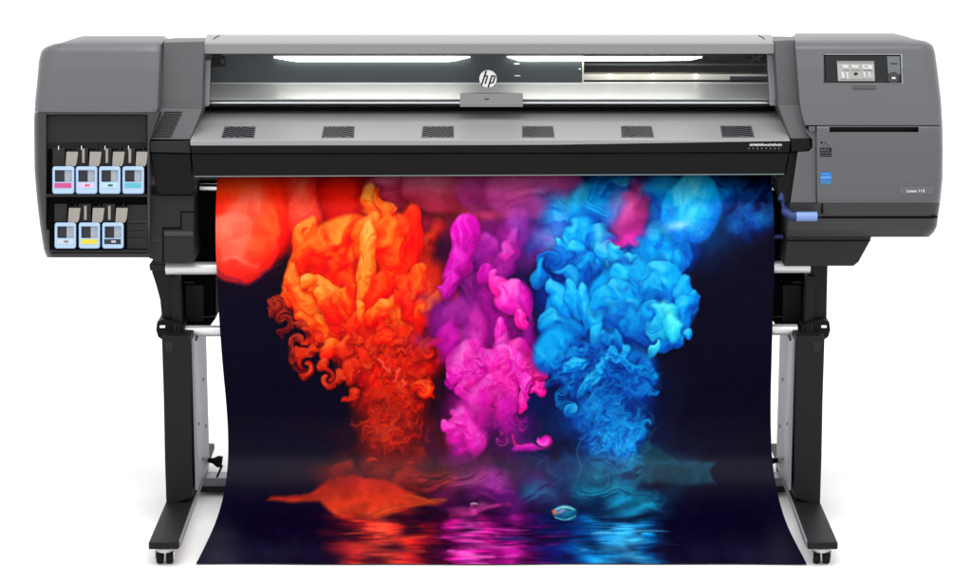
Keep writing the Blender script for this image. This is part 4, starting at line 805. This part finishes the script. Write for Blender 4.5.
# stand: legs, feet, castors
def mx(x): return 986.4 - x   # the other side of the machine
def leg(f):
    g = (lambda pts: [(f(x), y) for x, y in pts])
    L_ = f(0) == 0
    mb = MB()
    if L_: up = [(150.5, 263), (166, 262), (173, 264), (180, 300), (181, 334), (163.5, 336.5), (160, 300), (156, 285), (152, 273)]
    else: up = g([(158.6, 262), (176, 263), (181, 300), (181, 334), (160, 336.5), (159.4, 300)])
    mb.prism(up, .10, .22, 'leg')
    mb.prism(g([(161.6, 336), (190.4, 337), (191.6, 420), (192.4, 498), (166.2, 506), (164.8, 460), (163.6, 400)]), .02, .30, 'leg')
    lg = mb.build('leg', PR, bevel=.003)
    mb = MB(); x0 = P(f(191.9), 420, .02).x; s_ = 1 if L_ else -1
    za, zb = P(f(190), 341, .02).z, P(f(190), 492, .02).z
    xa, xb = sorted((x0 + s_ * .002, x0 + s_ * .008)); mb.wbox(xa, xb, .035, .31, zb, za, 'legside')  # leg's lit inner side, its light put into the pale grey
    for (yy, zz) in ((.22, .62 * za + .38 * zb), (.10, .40 * za + .60 * zb), (.16, .12 * za + .88 * zb), (.25, .28 * za + .72 * zb)):
        xc = x0 + s_ * .0081; mb.tube([(xc, yy, zz), (xc + s_ * .0016, yy, zz)], .0045, 'ink', 10)
    mb.build('lit_side_face', lg, bevel=.001)
    mb = MB()
    mb.prism(g([(181.5, 272), (216, 272), (216, 318), (210, 326), (181.5, 326)]), .17 + .02, .32, 'void'); mb.prism(g([(171, 276), (180, 276), (181, 325), (172, 325)]), .09, .13, 'leg')
    mb.prism(g([(182, 281), (194, 281), (194, 284), (184, 284)]), .185, .195, 'dark'); mb.prism(g([(185, 285), (204, 285), (204, 322), (185, 322)]), .180, .196, 'ink'); mb.box(*sorted((f(196), f(215))), 316, 318, .175, .19, 'dark')
    mb.build('drive_box', lg, bevel=.002)
    mb = MB(); c = P(f(166), 268, .10); mb.prism(g([(149, 264.6), (165.6, 264.2), (165.6, 270.6), (150, 270.8)] if L_ else [(159, 258.5), (176.4, 259.5), (176.4, 266), (159, 266)]), .07, .14, 'dark'); mb.build('bracket', lg, bevel=.002)
    mb = MB(); a = P(f(160), 328, .08)
    mb.prism(g([(157, 322), (164, 319), (178, 322), (184, 326), (184, 336), (196, 337), (197, 341), (186, 343), (164, 341), (158, 337), (156, 330)]), .075, .16, 'black')
    mb.box(*sorted((f(159.5), f(165.5))), 325.4, 328.2, .070, .076, 'chrome'); mb.box(*sorted((f(174), f(176))), 324, 336, .0725, .08, 'dark'); mb.box(*sorted((f(177.6), f(179))), 324, 336, .0725, .08, 'dark')
    mb.prism(g([(164, 342), (173, 342), (173, 352), (166, 352)]), .0185, .03, 'dark')
    mb.build('knuckle', lg, bevel=.002)
    # foot
    mb = MB()
    zt = .0655
    def top(x, y): # on the top plane of the foot
        v = P(x, y, 0) - CAM; return CAM + v * ((zt - CAM.z) / v.z)
    q = [top(f(148.4), 542.4), top(f(178.2), 543.4), top(f(193.2), 497.0), top(f(167.5), 497.0)]
    q[2].y = q[3].y = .58; q[2].x = q[1].x + (q[2].x - q[1].x) * 1.0; 
    q[1].y = q[0].y
    dn = [Vector((p.x, p.y, p.z - .0185)) for p in q]
    mb.hexa(q + dn, 'leg'); ft = mb.build('foot', PR, bevel=.003)
    yF = q[0].y; xc = (q[0].x + q[1].x) / 2 - (.002 if L_ else -.002)
    mb = MB(); s2 = 1 if L_ else -1
    x_ = q[1].x - s2 * .001; x2 = q[2].x - s2 * .001
    mb.hexa([(x_, yF + .012, zt - .001), (x_ + s2 * .0045, yF + .012, zt - .001), (x_ + s2 * .0045, yF + .012, zt - .016), (x_, yF + .012, zt - .016), (x2, .40, zt - .001), (x2 + s2 * .0045, .40, zt - .001), (x2 + s2 * .0045, .40, zt - .016), (x2, .40, zt - .016)], 'legside'); mb.build('edge_strip', ft)
    for yy in (yF + .035, .50):
        mb = MB(); mb.tube([(xc, yy, .0475), (xc, yy, .042)], [.0235, .0265], 'steelbar', 28); mb.tube([(xc, yy, .042), (xc, yy, .036), (xc, yy, .0325)], [.0265, .0225, .020], 'steelbar', 28)
        for sx in (-.0235, .0225): mb.wbox(xc + sx, xc + sx + .001, yy - .013, yy + .010, .014, .034, 'steel')
        mb.build('caster_bracket', ft)
        for sx in (-.021, .003):
            mb = MB(); n = 28; prof_ = [(0, .006), (.001, .0145), (.003, .0165), (.015, .0165), (.017, .0145), (.018, .006)]
            mb.tube([(xc + sx + a_, yy - .002, .0168) for a_, _ in prof_], [r_ for _, r_ in prof_], 'rubber', n); mb.build('wheel', ft)
    mb = MB(); mb.prism(g([(193, 478), (230, 478), (230, 487), (193, 487)]), .30, .36, 'legside'); mb.prism(g([(193, 487.4), (230, 487.4), (230, 492), (193, 492)]), .29, .36, 'leg'); mb.build('gusset', lg)
    mb = MB(); c = P(f(222), 462, .28); d = Vector(((-.04 if L_ else .04), 0, .006)); mb.tube([c, c + d * .3, c + d * .6, c + d], [.016, .016, .008, .006], 'rubber', 16); mb.tube([c + Vector((0, 0, -.01)), P(f(217), 477, .30)], .003, 'rubber', 8); mb.build('knob', lg)
leg(lambda x: x); leg(mx)
mb = MB(); a_, b_ = P(194, 482, .34), P(792, 482, .34); mb.wbox(a_.x, b_.x, .33, .37, a_.z - .03, a_.z + .02, 'leg'); mb.build('crossbar', PR, bevel=.003)
# --------------------------------------------------------- ink cartridges
def cartridge(x, y, w, h, cname, rgb, label, mark=None, dark='cdark', right='cwhite'):
    t = thing('ink_cartridge', label, 'ink cartridge', 'ink cartridges in the open ink bay')
    Y = -.034
    mb = MB(); x1, y1 = x + w, y + h
    wx0, wx1, wy0, wy1 = x + 3, x1 - 3, y + 4, y + 15.5
    def rr(a0, a1, b0, b1, r):
        return [(cx_ + r * math.cos(t_), cy2 + r * math.sin(t_)) for cx_, cy2, q0 in ((a1 - r, b0 + r, -90), (a1 - r, b1 - r, 0), (a0 + r, b1 - r, 90), (a0 + r, b0 + r, 180)) for t_ in [R(q0 + 22.5 * k) for k in range(5)]]
    Lo = [rr(x + .3, x1 - .3, y, y1, 2.6), rr(x + .3, x1 - .3, y, y1, 2.6), rr(x + 1.1, x1 - 1.1, y + .8, y1 - .8, 2.2), rr(wx0 - .6, wx1 + .6, wy0 - .6, wy1 + .6, .9), rr(wx0, wx1, wy0, wy1, .6), rr(wx0, wx1, wy0, wy1, .6)]
    Ys = (-.0165, Y + .003, Y, Y, Y + .002, Y + .012); n_ = len(Lo[0]); cv = [P(px_, py_, yy_) for lp, yy_ in zip(Lo, Ys) for px_, py_ in lp]
    mb.add(cv, [[i_ * n_ + k, i_ * n_ + (k + 1) % n_, (i_ + 1) * n_ + (k + 1) % n_, (i_ + 1) * n_ + k] for i_ in range(5) for k in range(n_)], 'cart')
    mb.build('case', t)
    mb = MB(); mb.box(wx0, wx0 + (wx1 - wx0) * .58, wy0, wy1, Y + .006, Y + .012, dark); mb.box(wx0 + (wx1 - wx0) * .58, wx1, wy0, wy1, Y + .005, Y + .012, right); mb.build('window', t)  # pale right part is glare on the window glass, put in as colour
    mb = MB(); mb.box(x + 2.4, x1 - 3.2, y + 16.6, y + 21.6, Y - .0008, Y + .002, label_mat(cname, rgb))
    if mark: mb.box(x + 9.5, x + 14, y + 18, y + 20, Y - .0013, Y, mark)
    lb = mb.build('label_strip', t); 
    mb = MB(); mb.prism([(x + 14.5, y - 15), (x + 26, y - 15), (x + 24.5, y - 3), (x + 23, y + .0), (x + 13.5, y + .0)], -.027, -.0185, 'bag'); mb.prism([(x + 14.2, y - 16), (x + 26.2, y - 16), (x + 26, y - 14.6), (x + 14.4, y - 14.6)], -.0275, -.018, 'ink'); mb.build('ink_bag', t, bevel=.0006)
    return t
ci, cy_ = label_mat('mark_red', (206, 90, 120)), label_mat('mark_slate', (60, 90, 100))
for a in [(52, 166.4, 22.6, 27.6, 'magenta', (205, 78, 140), 'pale blue ink cartridge with dark magenta label in the top row'),
          (75.4, 166.4, 22.2, 27.6, 'light_magenta', (216, 196, 226), 'pale blue ink cartridge with faint pink label and small red mark', ci),
          (98.6, 166.4, 22.2, 27.6, 'light_cyan', (184, 216, 232), 'pale blue ink cartridge with light blue label and small dark mark', cy_),
          (122, 166.4, 22.4, 27.6, 'cyan', (92, 186, 202), 'pale blue ink cartridge with teal cyan label at the end of the top row'),
          (54.4, 222.6, 22, 26, 'optimizer', (196, 212, 228), 'pale blue ink cartridge with plain white label in the bottom row', 'icon'),
          (78.4, 222.6, 22, 26, 'yellow', (226, 214, 70), 'pale blue ink cartridge with yellow label in the bottom row'),
          (101.8, 222.6, 22.2, 26, 'black', (38, 44, 58), 'pale blue ink cartridge with black label in the bottom row', 'iconlight')]:
    cartridge(*a)
# ---------------------------------------------------------- printed sheet
rowsS = [(174, .115, 217, 771), (180, .090, 217, 771), (190, .060, 216.4, 772), (203, .034, 216, 773), (222, .018, 215.6, 774.4), (250, .022, 215.8, 774.6), (280, .042, 217, 774), (310, .062, 218.6, 773), (340, .082, 220.6, 772.2),
         (370, .10, 223, 771.4), (400, .115, 225.8, 770.8), (425, .12, 227.6, 770.8), (450, .108, 228.2, 771.6), (470, .075, 227.2, 773.4), (490, .03, 224.4, 777), (510, -.030, 219.6, 782), (528, -.10, 213.2, 788.6), (545, -.185, 205.4, 797), (556, -.245, 200, 802.8), (563.6, -.288, 196, 806.6)]
from math import isclose
def cat(tab, k, x):
    xs = [t[0] for t in tab]; ys = [t[k] for t in tab]
    i = max(0, min(len(xs) - 2, int(np.searchsorted(xs, x) - 1)))
    def sl(j):
        if j == 0: return (ys[1] - ys[0]) / (xs[1] - xs[0])
        if j == len(xs) - 1: return (ys[-1] - ys[-2]) / (xs[-1] - xs[-2])
        return (ys[j + 1] - ys[j - 1]) / (xs[j + 1] - xs[j - 1])
    h = xs[i + 1] - xs[i]; t = (x - xs[i]) / h
    return (2 * t ** 3 - 3 * t * t + 1) * ys[i] + (t ** 3 - 2 * t * t + t) * h * sl(i) + (3 * t * t - 2 * t ** 3) * ys[i + 1] + (t ** 3 - t * t) * h * sl(i + 1)
NU, NV = 760, 520
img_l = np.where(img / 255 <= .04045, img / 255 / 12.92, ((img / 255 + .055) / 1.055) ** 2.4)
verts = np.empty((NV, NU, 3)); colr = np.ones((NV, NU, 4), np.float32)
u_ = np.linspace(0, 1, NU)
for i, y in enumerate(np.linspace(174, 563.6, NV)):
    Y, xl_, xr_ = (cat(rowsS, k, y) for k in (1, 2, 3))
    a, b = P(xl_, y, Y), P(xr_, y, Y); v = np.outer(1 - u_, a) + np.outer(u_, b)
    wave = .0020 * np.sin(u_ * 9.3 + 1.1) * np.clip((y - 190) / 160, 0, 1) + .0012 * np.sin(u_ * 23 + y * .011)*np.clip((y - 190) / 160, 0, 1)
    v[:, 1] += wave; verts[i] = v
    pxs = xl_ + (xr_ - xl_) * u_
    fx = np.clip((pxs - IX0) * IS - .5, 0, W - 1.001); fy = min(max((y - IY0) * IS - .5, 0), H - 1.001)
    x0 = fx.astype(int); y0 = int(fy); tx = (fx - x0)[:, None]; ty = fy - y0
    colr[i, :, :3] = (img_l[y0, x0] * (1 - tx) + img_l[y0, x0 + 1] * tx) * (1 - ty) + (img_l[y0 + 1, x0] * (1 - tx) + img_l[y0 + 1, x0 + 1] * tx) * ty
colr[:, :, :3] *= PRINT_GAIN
ib = sorted(set(list(range(0, NV, 4)) + [NV - 1])); jb = sorted(set(list(range(0, NU, 10)) + [NU - 1]))
dv = np.gradient(verts, axis=0); nrm = np.stack([np.zeros((NV, NU)), -dv[:, :, 2], dv[:, :, 1]], -1); nrm /= np.linalg.norm(nrm, axis=2, keepdims=True)
bv = (verts + nrm * np.where(nrm[:, :, 1:2] > 0, 1, -1) * .0010)[np.ix_(ib, jb)]
allv = np.concatenate([verts.reshape(-1, 3), bv.reshape(-1, 3)])
idx = np.arange(NV * NU).reshape(NV, NU)
q1 = np.stack([idx[:-1, :-1], idx[1:, :-1], idx[1:, 1:], idx[:-1, 1:]], -1).reshape(-1, 4)
id2 = NV * NU + np.arange(len(ib) * len(jb)).reshape(len(ib), len(jb))
q2 = np.stack([id2[:-1, :-1], id2[:-1, 1:], id2[1:, 1:], id2[1:, :-1]], -1).reshape(-1, 4)
qs = np.concatenate([q1, q2])
me = bpy.data.meshes.new('printed_sheet'); me.vertices.add(len(allv)); me.vertices.foreach_set('co', allv.ravel())
me.loops.add(qs.size); me.loops.foreach_set('vertex_index', qs.ravel().astype(np.int32))
me.polygons.add(len(qs)); me.polygons.foreach_set('loop_start', np.arange(0, qs.size, 4, dtype=np.int32))
me.polygons.foreach_set('material_index', np.concatenate([np.zeros(len(q1)), np.ones(len(q2))]).astype(np.int32))
me.update(calc_edges=True); me.validate(); me.polygons.foreach_set('use_smooth', [True] * len(me.polygons))
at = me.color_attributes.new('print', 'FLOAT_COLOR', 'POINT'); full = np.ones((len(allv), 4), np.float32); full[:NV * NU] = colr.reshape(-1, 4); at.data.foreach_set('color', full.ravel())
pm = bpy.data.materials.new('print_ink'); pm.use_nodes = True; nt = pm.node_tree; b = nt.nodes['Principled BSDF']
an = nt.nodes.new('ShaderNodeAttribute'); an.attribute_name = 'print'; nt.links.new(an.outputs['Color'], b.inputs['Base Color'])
b.inputs['Roughness'].default_value = .36; b.inputs['Specular IOR Level'].default_value = .042
me.materials.append(pm); me.materials.append(M['paper'])
so = bpy.data.objects.new('printed_sheet', me); COL.objects.link(so)
so['label'] = 'glossy print of orange, magenta and blue ink clouds hanging from the printer'; so['category'] = 'print'
for o in [o for o in COL.objects if o.get('category') == 'ink cartridge']:   # the Empty sits at the foot of its cartridge
    vs = [v.co for c in o.children for v in c.data.vertices]
    b_ = Vector(((min(v.x for v in vs) + max(v.x for v in vs)) / 2, (min(v.y for v in vs) + max(v.y for v in vs)) / 2, min(v.z for v in vs)))
    o.location = b_
    for c in o.children: c.data.transform(__import__('mathutils').Matrix.Translation(-b_))
# ------------------------------------------------------------------- light
w = bpy.data.worlds.new('World'); SC.world = w; w.use_nodes = True; bg = w.node_tree.nodes['Background']; bg.inputs['Strength'].default_value = WORLD
wn = w.node_tree; g_ = wn.nodes.new('ShaderNodeNewGeometry'); sx_ = wn.nodes.new('ShaderNodeSeparateXYZ'); wn.links.new(g_.outputs['Incoming'], sx_.inputs[0])
def mrange(sock, a, b_, c, d):
    n_ = wn.nodes.new('ShaderNodeMapRange'); n_.interpolation_type = 'SMOOTHSTEP'
    for k, v in zip(('From Min', 'From Max', 'To Min', 'To Max'), (a, b_, c, d)): n_.inputs[k].default_value = v
    wn.links.new(sock, n_.inputs[0]); return n_.outputs[0]
# 'Incoming' points back to the viewer: y < 0 is the unseen world behind the machine, dimmed for floor shade, z < 0 is up
bk = mrange(sx_.outputs['Y'], -.05, -.55, 0, 1); lo = mrange(sx_.outputs['Z'], -.85, -.35, 0, 1)
mu = wn.nodes.new('ShaderNodeMath'); mu.operation = 'MULTIPLY'; wn.links.new(bk, mu.inputs[0]); wn.links.new(lo, mu.inputs[1])
val = mrange(mu.outputs[0], 0, 1, 1, .85); cb = wn.nodes.new('ShaderNodeCombineColor')
for k in range(3): wn.links.new(val, cb.inputs[k])
wn.links.new(cb.outputs[0], bg.inputs['Color'])
def area(name, loc, target, sx, sy, power, col=(1, 1, 1)):
    l = bpy.data.lights.new(name, 'AREA'); l.shape = 'RECTANGLE'; l.size = sx; l.size_y = sy; l.energy = power; l.color = col
    o = bpy.data.objects.new(name, l); COL.objects.link(o); o.location = loc; o.rotation_euler = (Vector(target) - Vector(loc)).to_track_quat('-Z', 'Y').to_euler(); return o
area('overhead_softbox', (0, -1.6, 4.2), (0, -.1, .6), 3.0, 1.5, KEY)
SC.view_settings.view_transform = 'Standard'; SC.view_settings.look = 'None'; SC.view_settings.exposure = .3; SC.view_settings.gamma = 1
SC.cycles.use_denoising = True; SC.cycles.max_bounces = 8
